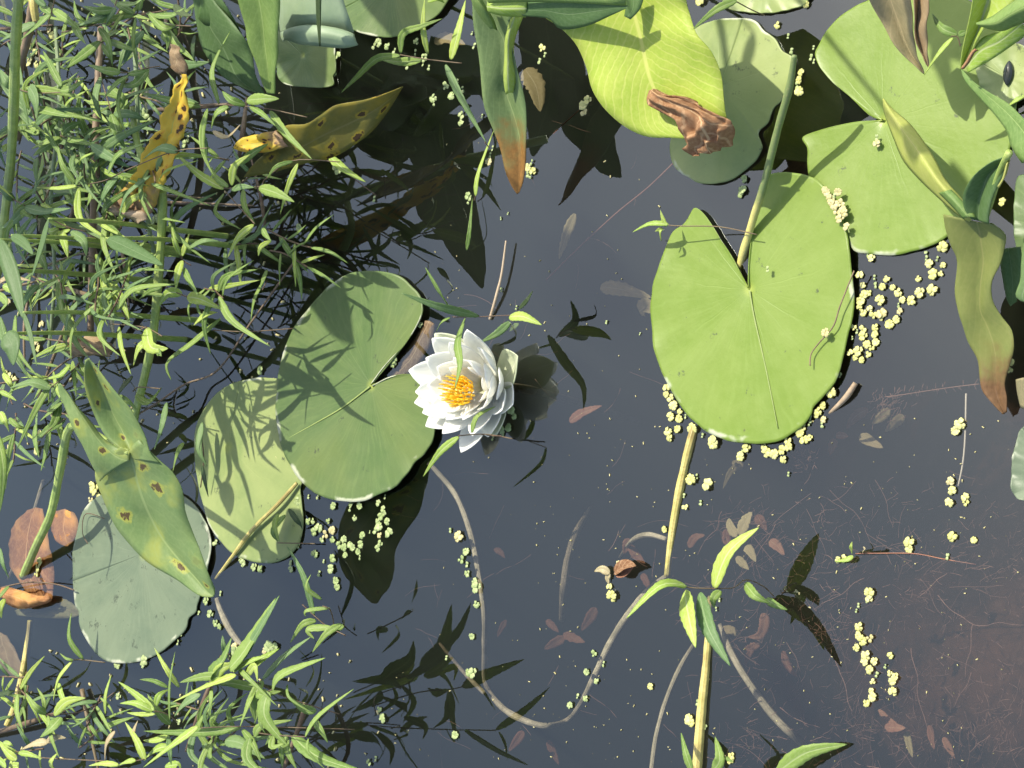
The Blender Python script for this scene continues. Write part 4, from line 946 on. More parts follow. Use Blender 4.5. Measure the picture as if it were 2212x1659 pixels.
shoot('three leaves around a node at top, right of the shaded pad', t10, [(780,410,2),(560,385,3),(380,355,4)], [(380,360,230,380,100,500,0,600,56),(520,390,380,400,240,380,66),(385,345,400,220,520,170,655,120,56),(560,350,530,180,540,-10,44,Br),(710,385,760,200,805,0,80,Br),(560,10,620,-10,670,20,40,Br)], (3,6))
shoot('bluish leaf pointing down beside the rusty tipped narrow leaf', t10, [(960,960,1),(930,920,1.5)], [(675,420,780,640,940,925,62,Bl)], (1,2))
shoot('pale reed blade standing in the water below the rusty tipped leaf', t10, [(860,1300,.2),(870,1270,.4)], [(812,1620,830,1500,850,1280,34),(870,1270,890,1120,990,840,44,Br)], (.6,1.2))
shoot('spear leaf at the far left of the dark reflected blade, pointing right down', t10, [(230,1270,.5),(-60,1050,3)], [(-80,1010,20,1100,158,1180,70,Br)], (1,2))
t20 = (2,0)
shoot('leaf pointing down left from the top edge beside the lime leaf', t20, [(530,100,4),(440,60,6),(330,0,9)], [(350,5,220,60,65,190,60)], (4,9))
shoot('three leaved sprig hanging in front of the withered leaf at upper right', t20, [(1800,300),(1780,240),(1740,235)], [(1780,225,1680,180,1618,90,66),(1750,245,1660,350,1565,485,50,Br),(1790,230,1850,200,50)], (6,6.5))
shoot('slim leaf entering from the right edge under the bright folded leaf', t20, [(2300,600),(2212,640)], [(2250,610,2180,640,2105,690,60,Br)], (5,6))
t11b = (1,0)
shoot('tiny pale sprig with a bent twig left of the large heart shaped pad', t20, [(480,1520,1.2),(240,1470,1.6),(0,1465,2),(-90,1460,2.2)], [(-90,1455,-210,1450,-325,1505,44,Br),(-105,1470,-145,1360,30,Br),(-120,1490,-145,1500,-140,1560,26,Br),(-130,1480,-180,1500,26,Br)], (1,2.5))
t22 = (2,2)
shoot('floating shoot in open water at lower right with five long light leaves', t22, [(590,545,0.4),(520,480,1.5),(410,440,3.0),(330,490,3.6),(200,495,4.4),(50,490,5.4),(0,470,5.8)], [(205,490,300,260,495,100,125,Br,(3.6,.05)),(20,475,-150,480,-365,690,105,Br,(9.6,)),(15,515,40,680,85,880,125,Br,(7.6,.08)),(110,525,170,760,310,1000,115,Bl,(6.6,.08)),(245,510,200,560,205,620,66),(405,460,470,540,560,590,80)], (3,4.5))
shoot('pale leaf end poking out of the water right of the lower right shoot', t22, [(530,560,.2),(560,590,.3)], [(540,565,600,600,680,635,60)], (.2,.4))
shoot('broad leaf lying half in at the bottom edge, right of the yellow stem', t22, [(500,1800,1),(600,1700,1)], [(610,1690,800,1560,1065,1505,110)], (1,1.5))
shoot('pair of small leaves at the bottom edge beside the yellow stem', t22, [(120,1800,2),(190,1720,3)], [(195,1680,240,1600,210,1455,85),(60,1680,20,1560,-10,1430,66),(280,1590,330,1620,30)], (3,4))
shoot('yellowish twig with tiny leaves floating in the dark water at lower right', t22, [(1900,340,-.3),(1690,305,.1),(1500,270,.3),(1250,268,.3),(1120,270,.3)], [(1105,285,1060,310,985,320,42,Br),(1098,270,1090,230,1098,192,28,Br),(1165,260,1180,240,1170,225,22,Tn)], (.2,.3), stemmat='stem_red')
# shoots seen first by their dark mirror images at the bottom centre
shoot('shoot reaching right at the bottom left, its three largest leaves mirrored in the water', (1,2), [(80,1170,8),(250,1100,9),(400,1070,9.5),(550,1010,10.5)], [(240,1110,330,1040,440,960,470,835,125),(510,1015,640,900,715,600,140),(570,1020,680,1080,762,1240,40)], (8,10), refl=True)
shoot('second shoot reaching right at the bottom left, lying below the first', (1,2), [(200,1260,7),(380,1200,8),(550,1160,9),(700,1150,10),(800,1130,10.5)], [(785,1135,950,1050,1185,955,90),(880,1110,940,1190,998,1285,26),(700,1150,710,1300,750,1480,105),(430,1090,440,1200,385,1330,75),(560,1140,620,1170,700,1150,80),(680,1220,680,1330,600,1400,60)], (7,10), refl=True)
shoot('third shoot reaching right along the bottom edge, thin stem and long leaves', (1,2), [(150,1380,6),(400,1400,8),(700,1410,9.5),(1000,1415,10.5)], [(1000,1412,1180,1290,1350,1135,62),(800,1415,1000,1540,1210,1640,90),(380,1425,460,1360,560,1325,60),(350,1430,420,1560,510,1680,80),(1020,1425,1060,1500,1075,1610,30),(680,1410,720,1480,740,1440,50)], (6,10), refl=True)
shoot('thin twig with three small leaves rising right of the weed covered sprig', (1,2), [(170,790,2),(300,730,3),(450,650,4.5),(460,630,5)], [(455,590,480,520,490,440,38),(300,760,240,770,240,830,60),(350,735,370,800,262,915,55),(450,640,420,660,390,695,34)], (2,5), refl=True)
shoot('small shoot beside the white flower whose leaf is mirrored below it', (1,1), [(1080,1180,1.5),(1200,1195,2),(1320,1205,2.5)], [], (1,2), refl=True)
# ------------------------------------------------------------------ thicket shoots (random within measured areas)
def rand_shoot(rnd, cx, cy, h, size, label, mat, refl=False, group=None, ang=None, n=None, area=None):
    a = ang if ang is not None else rnd.uniform(0, 2*math.pi)
    L = size*rnd.uniform(.7, 1.2)
    n = n or rnd.randint(5, 8)
    stem = []; x, y = cx, cy
    for i in range(5):
        stem.append((x, y, h*(.75+.25*i/4))); x += math.cos(a)*L/4; y += math.sin(a)*L/4; a += rnd.uniform(-.25, .25)
    lv = []
    for k in range(n):
        f = (k+.5)/n; i = min(3, int(f*4)); g = f*4-i
        bx = stem[i][0]+(stem[i+1][0]-stem[i][0])*g; by = stem[i][1]+(stem[i+1][1]-stem[i][1])*g
        la = a+(1 if k % 2 else -1)*rnd.uniform(.5, 1.5); ll = size*rnd.uniform(.45, .9)
        if f > .85: la = a+rnd.uniform(-.3, .3)
        b2 = rnd.uniform(-.2, .2)
        mx, my = bx+math.cos(la+b2)*ll*.5, by+math.sin(la+b2)*ll*.5
        m = mat if isinstance(mat, str) else rnd.choice(mat)
        lv.append((bx, by, mx, my, bx+math.cos(la)*ll, by+math.sin(la)*ll, ll*rnd.uniform(.10, .17), m))
    return shoot(label, None, stem, lv, (h*.8, h), refl=refl, stemw=4, seed=int(cx*7+cy), group=group)
ORD = 'first second third fourth fifth sixth seventh eighth ninth tenth eleventh twelfth thirteenth fourteenth fifteenth sixteenth seventeenth'.split()
RANKED = {}
def ranked(o, y, base):
    RANKED.setdefault(base, []).append((y, o))
rnd = random.Random(21)
mm = ['willow', 'willow', 'willow_blue', 'willow_blue', 'willow_bright']
areas = [(0, 20, 400, 260, 15, 7, 'dim shoot tangled in the thicket of the top left corner'),
         (0, 300, 230, 620, 13, 6.5, 'dim shoot tangled in the middle of the left thicket'),
         (0, 560, 260, 900, 9, 7, 'dim shoot tangled at the left edge above the spotted arrow leaf'),
         (0, 1430, 330, 1680, 6, 5, 'dim shoot tangled in the bottom left corner'),
         (300, 1520, 600, 1680, 2, 3, 'dim shoot tangled along the bottom edge, left of the mirrored leaves'),
         (400, 330, 600, 560, 5, 5, 'dim shoot tangled below the spotted olive leaf')]
for (x0, y0, x1, y1, n, h, lab) in areas:
    for k in range(n):
        yy = rnd.uniform(y0, y1)
        ranked(rand_shoot(rnd, rnd.uniform(x0, x1), yy, rnd.uniform(h*.3, h*.95), rnd.uniform(70, 120), lab, mm, group=lab.replace('dim shoot', 'dim shoots')), yy, lab)
# shoots over the thicket whose dark mirror images fill the water right of it
for k in range(17):
    yy = rnd.uniform(400, 720)
    rs = rand_shoot(rnd, rnd.uniform(480, 760), yy, rnd.uniform(10, 16), rnd.uniform(110, 170),
               'thicket shoot mirrored dark left of the left pad', mm, refl=True, group='shoots mirrored beside the left pad', ang=rnd.uniform(-.9, .9)); ranked(rs, yy, rs['label'])
for k in range(7):
    yy = rnd.uniform(330, 500)
    rs = rand_shoot(rnd, rnd.uniform(420, 640), yy, rnd.uniform(12, 17), rnd.uniform(100, 150),
               'upper thicket shoot mirrored below the olive leaf', mm, refl=True, group='shoots mirrored below the olive leaf', ang=rnd.uniform(-.9, .9)); ranked(rs, yy, rs['label'])
for k in range(3):
    yy = rnd.uniform(1540, 1640)
    rs = rand_shoot(rnd, rnd.uniform(560, 720), yy, rnd.uniform(4, 8), rnd.uniform(90, 140),
               'bottom left shoot mirrored near the bottom edge', mm, refl=True, group='shoots mirrored near the bottom edge', ang=rnd.uniform(-.9, .9)); ranked(rs, yy, rs['label'])

def stalk(parent, p, near=False):
    # the petiole that carries a leaf standing outside the picture
    off = Vector((.02, .03, 0)) if near else Vector((.16, .30, 0))
    f = Vector((p.x, p.y, -.02))+off
    mid = p.lerp(f, .45)+Vector((0, 0, p.z*.12))
    mb = MB(); mb.tube([p, mid, f], [.0012, .0022, .003], 6, 16); mb.build('petiole', MT['stem_green'], parent)
def leaf_on_stalk(name, mb, P, label, group, near=False):
    f = Vector((.02, .03, 0)) if near else Vector((.16, .30, 0))
    e = empty(name, Vector((P[0].x, P[0].y, 0))+f, label, 'leaf', group)
    mb.build('blade', MT['arrow_dark'], e); stalk(e, P[0], near); return e
# ------------------------------------------------------------------ tall leaves beyond the frame, seen mirrored in the water
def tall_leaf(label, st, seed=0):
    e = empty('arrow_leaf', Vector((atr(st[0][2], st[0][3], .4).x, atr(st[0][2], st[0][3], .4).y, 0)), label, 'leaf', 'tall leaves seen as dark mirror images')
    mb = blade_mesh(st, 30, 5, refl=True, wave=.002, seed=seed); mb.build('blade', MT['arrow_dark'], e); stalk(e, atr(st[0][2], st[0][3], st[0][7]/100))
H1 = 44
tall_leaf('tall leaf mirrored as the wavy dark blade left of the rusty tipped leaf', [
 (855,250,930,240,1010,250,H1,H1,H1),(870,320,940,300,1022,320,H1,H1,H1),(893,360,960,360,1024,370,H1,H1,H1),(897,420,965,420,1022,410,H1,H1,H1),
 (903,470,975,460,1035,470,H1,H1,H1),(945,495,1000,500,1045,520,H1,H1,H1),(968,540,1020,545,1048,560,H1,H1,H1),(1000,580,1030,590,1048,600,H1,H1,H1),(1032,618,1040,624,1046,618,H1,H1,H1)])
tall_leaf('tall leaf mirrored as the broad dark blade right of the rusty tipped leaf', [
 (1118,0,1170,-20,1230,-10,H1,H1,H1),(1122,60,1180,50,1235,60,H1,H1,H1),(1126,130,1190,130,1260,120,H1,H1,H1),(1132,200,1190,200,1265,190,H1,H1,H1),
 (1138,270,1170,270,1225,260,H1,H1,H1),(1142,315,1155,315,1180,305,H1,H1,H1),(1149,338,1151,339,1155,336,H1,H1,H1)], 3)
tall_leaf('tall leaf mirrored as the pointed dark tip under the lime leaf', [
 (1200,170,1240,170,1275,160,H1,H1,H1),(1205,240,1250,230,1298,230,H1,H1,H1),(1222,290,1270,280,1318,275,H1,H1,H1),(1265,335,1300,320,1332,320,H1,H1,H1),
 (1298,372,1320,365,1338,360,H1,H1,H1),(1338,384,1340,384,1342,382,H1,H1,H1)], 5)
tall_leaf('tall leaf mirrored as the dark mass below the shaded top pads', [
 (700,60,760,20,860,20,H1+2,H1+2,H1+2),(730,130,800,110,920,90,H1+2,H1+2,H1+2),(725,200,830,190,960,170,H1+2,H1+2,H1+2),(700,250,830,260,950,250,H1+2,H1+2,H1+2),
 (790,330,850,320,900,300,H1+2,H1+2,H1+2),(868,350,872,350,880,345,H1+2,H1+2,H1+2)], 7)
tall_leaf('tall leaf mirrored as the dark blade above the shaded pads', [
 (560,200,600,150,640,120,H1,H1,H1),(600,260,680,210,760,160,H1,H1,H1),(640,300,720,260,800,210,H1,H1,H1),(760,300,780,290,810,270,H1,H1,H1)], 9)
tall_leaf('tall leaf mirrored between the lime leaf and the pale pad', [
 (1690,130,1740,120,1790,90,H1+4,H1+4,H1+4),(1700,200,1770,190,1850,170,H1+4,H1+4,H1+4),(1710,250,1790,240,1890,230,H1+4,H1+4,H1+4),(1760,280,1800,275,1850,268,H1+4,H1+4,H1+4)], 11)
# leaves added above and left of the frame to cast shadows on the pads
def sunat(px, py, h):
    p = at(px, py, .003); return p+TO_SUN*(h/TO_SUN.z)
def shade_leaf(label, pts, w, h, mat='arrow_dark'):
    P = [sunat(x, y, h) for x, y in pts]
    mb = MB(); lance(mb, P, w*PXM*1.15, .1, 0, 15, facing=TO_SUN, tipx=2.0)
    leaf_on_stalk('added_shade_leaf', mb, P, label, 'added leaves seen by their shadows', h < .3)
shade_leaf('added overhead leaf shading the pad under the curled pale leaf', [(560,-60),(640,60),(690,230)], 190, .42)
shade_leaf('added overhead leaf shading the pad at the top edge', [(760,-90),(860,20),(900,130)], 110, .42)
shade_leaf('added overhead leaf shading the top of the biggest lily pad', [(2020,-80),(2080,30),(2140,120)], 150, .42)
shade_leaf('added overhead stem shading the pale pad as a dark stripe', [(1546,0),(1562,100),(1582,260)], 16, .45)
shade_leaf('added overhead leaf with a narrow shadow on the pale pad', [(1627,70),(1610,130),(1592,195)], 24, .45)
shade_leaf('added overhead leaf with a spear shaped shadow below the withered leaf', [T(2,0,1610,300),T(2,0,1680,420),T(2,0,1718,600)], 32, .45)
shade_leaf('added overhead leaf with a slim shadow left of the dark water gap', [T(2,0,1980,400),T(2,0,1920,560),T(2,0,1828,745)], 18, .45)
shade_leaf('added overhead leaf with a pointed shadow beside the dark curled leaf', [T(2,0,1900,1400),T(2,0,1800,1220),T(2,0,1728,1030)], 42, .5)
shade_leaf('added thicket leaf casting the slanting shadow on the left pad', [(598,792),(650,818),(722,856)], 34, .16)
for k, (pts, w) in enumerate([([T(0,1,1370,900),T(0,1,1470,1150),T(0,1,1540,1400)], 36), ([T(0,1,1450,880),T(0,1,1530,930),T(0,1,1600,1010)], 22), ([T(0,1,1700,800),T(0,1,1660,950),T(0,1,1592,1150)], 22),
        ([T(0,1,1420,1480),T(0,1,1470,1560),T(0,1,1480,1680)], 44), ([T(0,1,1540,1360),T(0,1,1590,1500),T(0,1,1640,1700)], 12), ([T(0,1,1290,1080),T(0,1,1320,1250),T(0,1,1330,1500)], 26)]):
    shade_leaf('added thicket leaf casting a shadow on the yellowish pad, %s from the top' % ORD[k], pts, w, .20)
# unseen leaves added left of the frame to darken the thicket's mirror and shade it
rs_ = random.Random(31)
for k in range(17):
    x, y = rs_.uniform(0, 470), 20+620*(k+rs_.random())/17; a = rs_.uniform(.6, 2.4); L = rs_.uniform(150, 260)
    P = [atr(x-math.cos(a)*L, y-math.sin(a)*L, .50), atr(x, y, .56), atr(x+math.cos(a)*L, y+math.sin(a)*L, .52)]
    mb = MB(); lance(mb, P, rs_.uniform(90, 190)*PXM, .15, 0, 15)
    o = leaf_on_stalk('added_tall_leaf', mb, P, None, 'added tall leaves mirrored under the thicket'); ranked(o, y, 'added tall leaf mirrored dark in the gaps of the left thicket')
for k in range(13):
    x, y = rs_.uniform(-20, 430), rs_.uniform(0, 430); a = rs_.uniform(.6, 2.4); L = rs_.uniform(60, 130)
    if 200 < x < 440 and 100 < y < 500: continue
    P = [sunat(x-math.cos(a)*L, y-math.sin(a)*L, .46), sunat(x, y, .48), sunat(x+math.cos(a)*L, y+math.sin(a)*L, .46)]
    mb = MB(); lance(mb, P, rs_.uniform(30, 60)*PXM, .15, 0, 13, facing=TO_SUN)
    o = leaf_on_stalk('added_shade_leaf', mb, P, None, 'added overhead leaves shading the thicket'); ranked(o, y, 'added overhead leaf shading the upper left thicket')
# ------------------------------------------------------------------ stems
def stem_thing(label, pts, rad, mat, n=30, cat='stem', name='plant_stem', group=None, flat=1.0):
    """pts: x, y, height in cm; rad in m"""
    if mat in ('stem_sunk', 'stem_yellow'): rad = [q*.85 for q in rad] if isinstance(rad, list) else rad*.85
    mb = MB(); mb.tube([at(x, y, h/100) for x, y, h in pts], rad, 10, n, flat)
    return tag(mb.build(name, MT[mat]), label, cat, group)
stem_thing('thick green stem running down the left edge of the picture', [(48,-60,30),(40,0,28),(33,110,24),(30,220,20),(24,340,15),(12,450,10),(0,550,6),(-20,680,0)], .0042, 'stem_green')
stem_thing('second thick green stem, between the yellow spotted leaf and the spotted arrow leaf', [(285,230,13),(300,320,12),(345,395,11),(350,480,10),(342,600,8.5),(331,720,7),(311,820,5),(291,900,3),(275,990,1),(262,1060,-1)], [.002,.003,.0036]+[.0038]*7, 'stem_green', 44)
stem_thing('tan dead stalk standing behind the shoots at the far left of the top edge', [(75,-20,10),(60,80,8),(40,160,6),(35,300,3)], .0045, 'dead')
stem_thing('bright pale stalk end at the top left corner', [(66,-30,12),(72,10,12),(78,46,11.5)], [.0045,.0045,.004], 'stem_yellow')
stem_thing('straight yellow green stem leaning from under the left pad to the bluish pad tip', [(641,1044,.5),(600,1090,.7),(545,1145,.6),(500,1205,.4),(466,1250,-.4)], [.0018,.0022,.0023,.002,.0015], 'stem_yellow')
stem_thing('long stem rising from the notch of the heart shaped pad, sunlit yellow at its foot', [(1590,610,-.6),(1602,560,0),(1628,470,1.2),(1650,400,2.2),(1680,280,4),(1705,190,5.5),(1716,120,6.6)], [.0028,.0029,.0028,.0027,.0026,.0024,.0018], 'stem_sunlit_foot', 60)
stem_thing('speckled yellow stem under the lower left rim of the heart shaped pad', [(1500,925,0),(1490,960,.1),(1478,1010,.1),(1460,1100,.05),(1448,1180,-.05),(1441,1245,-.3)], [.0034,.0036,.0034,.0033,.003,.0028], 'stem_yellow')
stem_thing('thick speckled yellow stem at the bottom edge under the lower right shoot', [(1534,1290,-1.5),(1530,1370,-.1),(1524,1450,.15),(1514,1550,.2),(1503,1700,.3)], [.0022,.0028,.0034,.0040,.0042], 'stem_yellow')
stem_thing('pale straight reed piece standing above the flower', [(1093,520,.6),(1084,590,.5),(1072,640,.4),(1058,690,.1)], [.0007,.0010,.0012,.0011], 'deadpale')
stem_thing('short grey broken reed piece right of the heart shaped pad', [(1848,828,.3),(1826,860,.3),(1792,893,-.1)], [.0018,.0020,.001], 'deadpale', 8)
stem_thing('arching whitish stem under water between bluish pad and big glossy shoot', [(468,1292,-.2),(480,1325,-.4),(500,1365,-.5),(530,1405,-.4)], [.0024,.0034,.0036,.0026], 'stem_sunk')
stem_thing('tan rotting stalk slanting to the bottom left corner', [(65,1340,-.4),(58,1400,-.2),(45,1470,.2),(30,1530,.6),(14,1568,1)], [.0028,.0032,.0034,.0036,.0036], 'stem_yellow')
ss = 'sunken lily stems'
stem_thing('long sunken stem looping from the left pad to the lower right shoot', [(925,1000,-.5),(945,1020,-.8),(985,1070,-1),(1015,1145,-1.2),(1033,1230,-1.0),(1046,1330,-1.2),(1046,1420,-3.2),(1050,1480,-4.5),(1085,1528,-2.4),(1130,1555,-1.6),(1180,1568,-2.2),(1225,1555,-4.5),(1255,1520,-2.6),(1285,1460,-.8),(1315,1395,-.7),(1355,1330,-1.0),(1400,1275,-1.6),(1445,1240,-2.2)], [.002,.0024,.0027,.0028,.0028,.0026,.0023,.0024,.0028,.003,.0027,.0022,.0025,.003,.0031,.003,.0027,.002], 'stem_sunk', 120, group=ss)
stem_thing('faint sunken straight stem end crossing the mirrored shoots', [(950,1390,-9),(1000,1450,-5),(1046,1497,-2.6)], [.0014,.0018,.002], 'stem_sunk', 20, group=ss)
stem_thing('faint deep stem in the middle of the open water', [(1278,1095,-9),(1250,1140,-7),(1228,1200,-6),(1218,1270,-6),(1213,1340,-8)], [.002,.003,.0035,.0035,.0025], 'stem_sunk', 30, group=ss)
stem_thing('sunken stem curving to the bottom edge left of the yellow stem', [(1500,1390,-2.5),(1470,1440,-1.5),(1440,1510,-1),(1418,1590,-.8),(1406,1680,-.8)], [.0018,.002,.0021,.0022,.0024], 'stem_sunk', 30, group=ss)
stem_thing('sunken stem running down right from the lower right shoot to the bottom edge', [(1555,1350,-2.5),(1580,1410,-1.6),(1615,1470,-1.6),(1670,1545,-2),(1720,1595,-3),(1780,1650,-8)], [.002,.0026,.0029,.003,.0028,.0024], 'stem_sunk', 34, group=ss)
stem_thing('sunken bent stem right of the yellow stem under the heart shaped pad', [(1440,1165,-1),(1400,1155,-1.2),(1365,1168,-2),(1338,1205,-8)], [.002,.0024,.002,.001], 'stem_sunk', 20, group=ss)
stem_thing('sunken stem at the lower left edge near the copper coloured leaf', [(95,1040,-1),(60,1150,-3),(20,1250,-6)], .003, 'stem_sunk', 20, group=ss)
stem_thing('long thin reddish root line slanting through the upper open water', [(1462,345,-.2),(1400,405,-.4),(1330,462,-.5),(1240,545,-.6),(1180,605,-.9)], .0006, 'stem_red', 20, 'root', 'water_root')
stem_thing('thin red root line from the weed speck to the lime leaf shadow', [(1262,228,-.1),(1215,270,-.2),(1195,290,-.4)], .0005, 'stem_red', 10, 'root', 'water_root')
stem_thing('thin root hanging from the weed clump at the far right', [(2087,850,-.1),(2085,940,-.1),(2080,1000,-.1),(2070,1050,-.1)], .0006, 'thread_pale', 16, 'root', 'water_root')
stem_thing('dried thread lying on the heart shaped pad', [(1845,585,1.1),(1815,660,.9),(1800,705,.9),(1770,740,.8),(1752,765,.8),(1750,790,.8)], .0005, 'dead', 24, 'root', 'dry_thread')
stem_thing('dark thread lying on the dusty bluish pad', [(225,1120,.7),(185,1110,.7),(178,1150,.7),(190,1175,.7)], .0004, 'stem_thin', 14, 'root', 'dry_thread')
stem_thing('brown root strand between the shoots and the left pad', [(290,900,3),(340,870,2.5),(400,830,1.5),(470,800,.8),(540,700,.8),(640,560,.5)], .0009, 'dead', 30, 'root', 'water_root')
stem_thing('thin brown twig arching over the bluish pad rim', [(0,1270,1),(60,1258,1.2),(120,1262,1),(160,1275,.8)], .0007, 'stem_thin', 16, 'twig', 'twig')

# copper coloured sunken leaf at the left
q4 = lambda *a: [(*T(0,2,s[0],s[1]), *T(0,2,s[2],s[3]), *T(0,2,s[4],s[5]), s[6], s[7], s[8]) for s in a]
e = empty('dry_leaf', at(80,1180,-.01), 'copper coloured dead leaf half sunk at the left edge behind the green stem', 'leaf')
blade_mesh(q4((180,-10,230,-30,280,-20,-.4,-.3,-.2),(90,80,200,60,300,90,-.7,-.5,-.3),(62,200,180,180,320,200,-1,-.6,-.3),(62,320,170,310,340,310,-1,-.6,-.3),(90,400,200,430,350,420,-.8,-.5,-.2),(170,520,240,540,345,530,-.5,-.3,-.1),(220,605,270,600,335,580,-.2,-.2,-.1)), 24, 5, fine=.002).build('blade', MT['copper'], e)
e = empty('dry_leaf', at(140,1130,-.01), 'round copper scrap of dead leaf beside the upper left rim of the bluish pad', 'leaf')
blade_mesh(q4((350,0,420,-20,470,0,-.2,-.1,-.1),(335,60,420,60,505,50,-.3,-.2,-.2),(335,130,420,130,510,110,-.3,-.2,-.2),(370,195,430,200,490,160,-.2,-.2,-.2),(420,222,440,222,460,205,-.2,-.2,-.2)), 16, 4, fine=.003).build('blade', MT['copper'], e)
e = empty('dry_leaf', at(100,1350,-.01), 'faint brown sunken leaf lying crosswise left of the bluish pad', 'leaf')
blade_mesh(q4((90,640,100,650,110,670,-.8,-.8,-.8),(220,600,230,640,250,685,-.9,-.9,-.9),(380,560,380,620,400,690,-1,-1,-1),(470,590,460,640,470,685,-1,-1,-1),(515,640,515,650,515,665,-1,-1,-1)), 16, 3, fine=.002).build('blade', MT['greybrown_leaf'], e)
e = empty('dry_leaf', at(30,1290,.01), 'bright orange curled leaf piece at the left edge under the stem', 'leaf')
blade_mesh(q4((0,490,0,520,0,560,1.5,1.2,1),(60,490,70,540,60,600,1.5,1.8,1),(140,510,150,570,120,625,1.3,1.6,.8),(240,540,230,580,200,620,1,1.2,.7),(330,545,330,570,330,580,.6,.6,.5)), 16, 3, fine=.005).build('blade', MT['copper'], e)
e = empty('dry_leaf', at(30,1440,-.01), 'pale brown sunken leaf at the left edge below the copper leaf', 'leaf')
blade_mesh(q4((-60,760,0,780,40,800,-1,-1,-1),(-60,880,40,900,110,910,-1.2,-1,-1),(-20,980,70,1000,150,1000,-1.4,-1,-1),(60,1060,120,1070,200,1060,-1.4,-1.2,-1.1)), 14, 3, fine=.002).build('blade', MT['brown_leaf'], e)

stem_thing('brown upright stalk in the left thicket, left of the yellow spotted leaf', [(218,60,5),(210,200,6),(204,360,6),(200,520,5),(196,720,2)], .0032, 'dead', 40)
stem_thing('thin olive stalk just left of the yellow spotted leaf', [(290,80,9),(296,200,9),(300,330,8),(318,470,6),(335,560,4)], .0020, 'stem_grey', 40)
stem_thing('grey green stalk through the shoots near the left edge', [(120,60,7),(128,240,8),(110,420,7),(118,600,5),(105,760,3)], .0018, 'stem_grey', 40)
# dead litter deep in the thicket
rnd = random.Random(99)
lit = [(40,60),(30,200),(160,420),(200,640),(190,500),(140,300),(330,420),(520,300),(560,440),(430,440),(60,700),(120,760),(30,620),(260,560),(440,1520),(60,1560),(200,1600),(620,1640),(440,230),(380,110)]
for k, (x, y) in enumerate(lit):
    a = rnd.uniform(1.1, 2.0) if k % 3 else rnd.uniform(-.4, .4); L = rnd.uniform(60, 130)
    h = rnd.uniform(.5, 4)
    lab = 'dead brown stalk lying in the thicket at the left' if y < 900 else 'dead brown stalk lying among the shoots at the bottom left'
    ds = stem_thing(lab, [(x-math.cos(a)*L, y-math.sin(a)*L, h*.5), (x+rnd.uniform(-10,10), y, h), (x+math.cos(a)*L, y+math.sin(a)*L, h*.4)], [rnd.uniform(.0008,.0025), rnd.uniform(.0012,.003), .0008], rnd.choice(['dead','dead','stem_thin','stem_thin']), 16, 'dead stalk', 'dead_stalk', 'dead stalks in the left thicket' if y < 900 else 'dead stalks at the bottom left')
    ranked(ds, y, lab)
for base, L_ in RANKED.items():
    for i, (y, o) in enumerate(sorted(L_, key=lambda t: t[0])): o['label'] = base+', '+ORD[i]+' from the top'
# crumpled pale brown fallen leaf in the left thicket
e = empty('dry_leaf', at(190,745,.03), 'crumpled pale brown fallen leaf below the row of serrated leaves', 'leaf')
q5 = lambda *a: [(*T(0,1,s[0],s[1]), *T(0,1,s[2],s[3]), *T(0,1,s[4],s[5]), s[6], s[7], s[8]) for s in a]
blade_mesh(q5((410,600,420,610,425,640,3,3,3),(440,540,480,590,500,650,3.2,3.8,3),(540,520,580,580,600,640,3.4,4,3),(620,500,660,580,700,650,3.2,4,3),(690,500,730,570,750,640,3,3.4,2.6)), 20, 5, fine=.012).build('blade', MT['brown_leaf'], e)

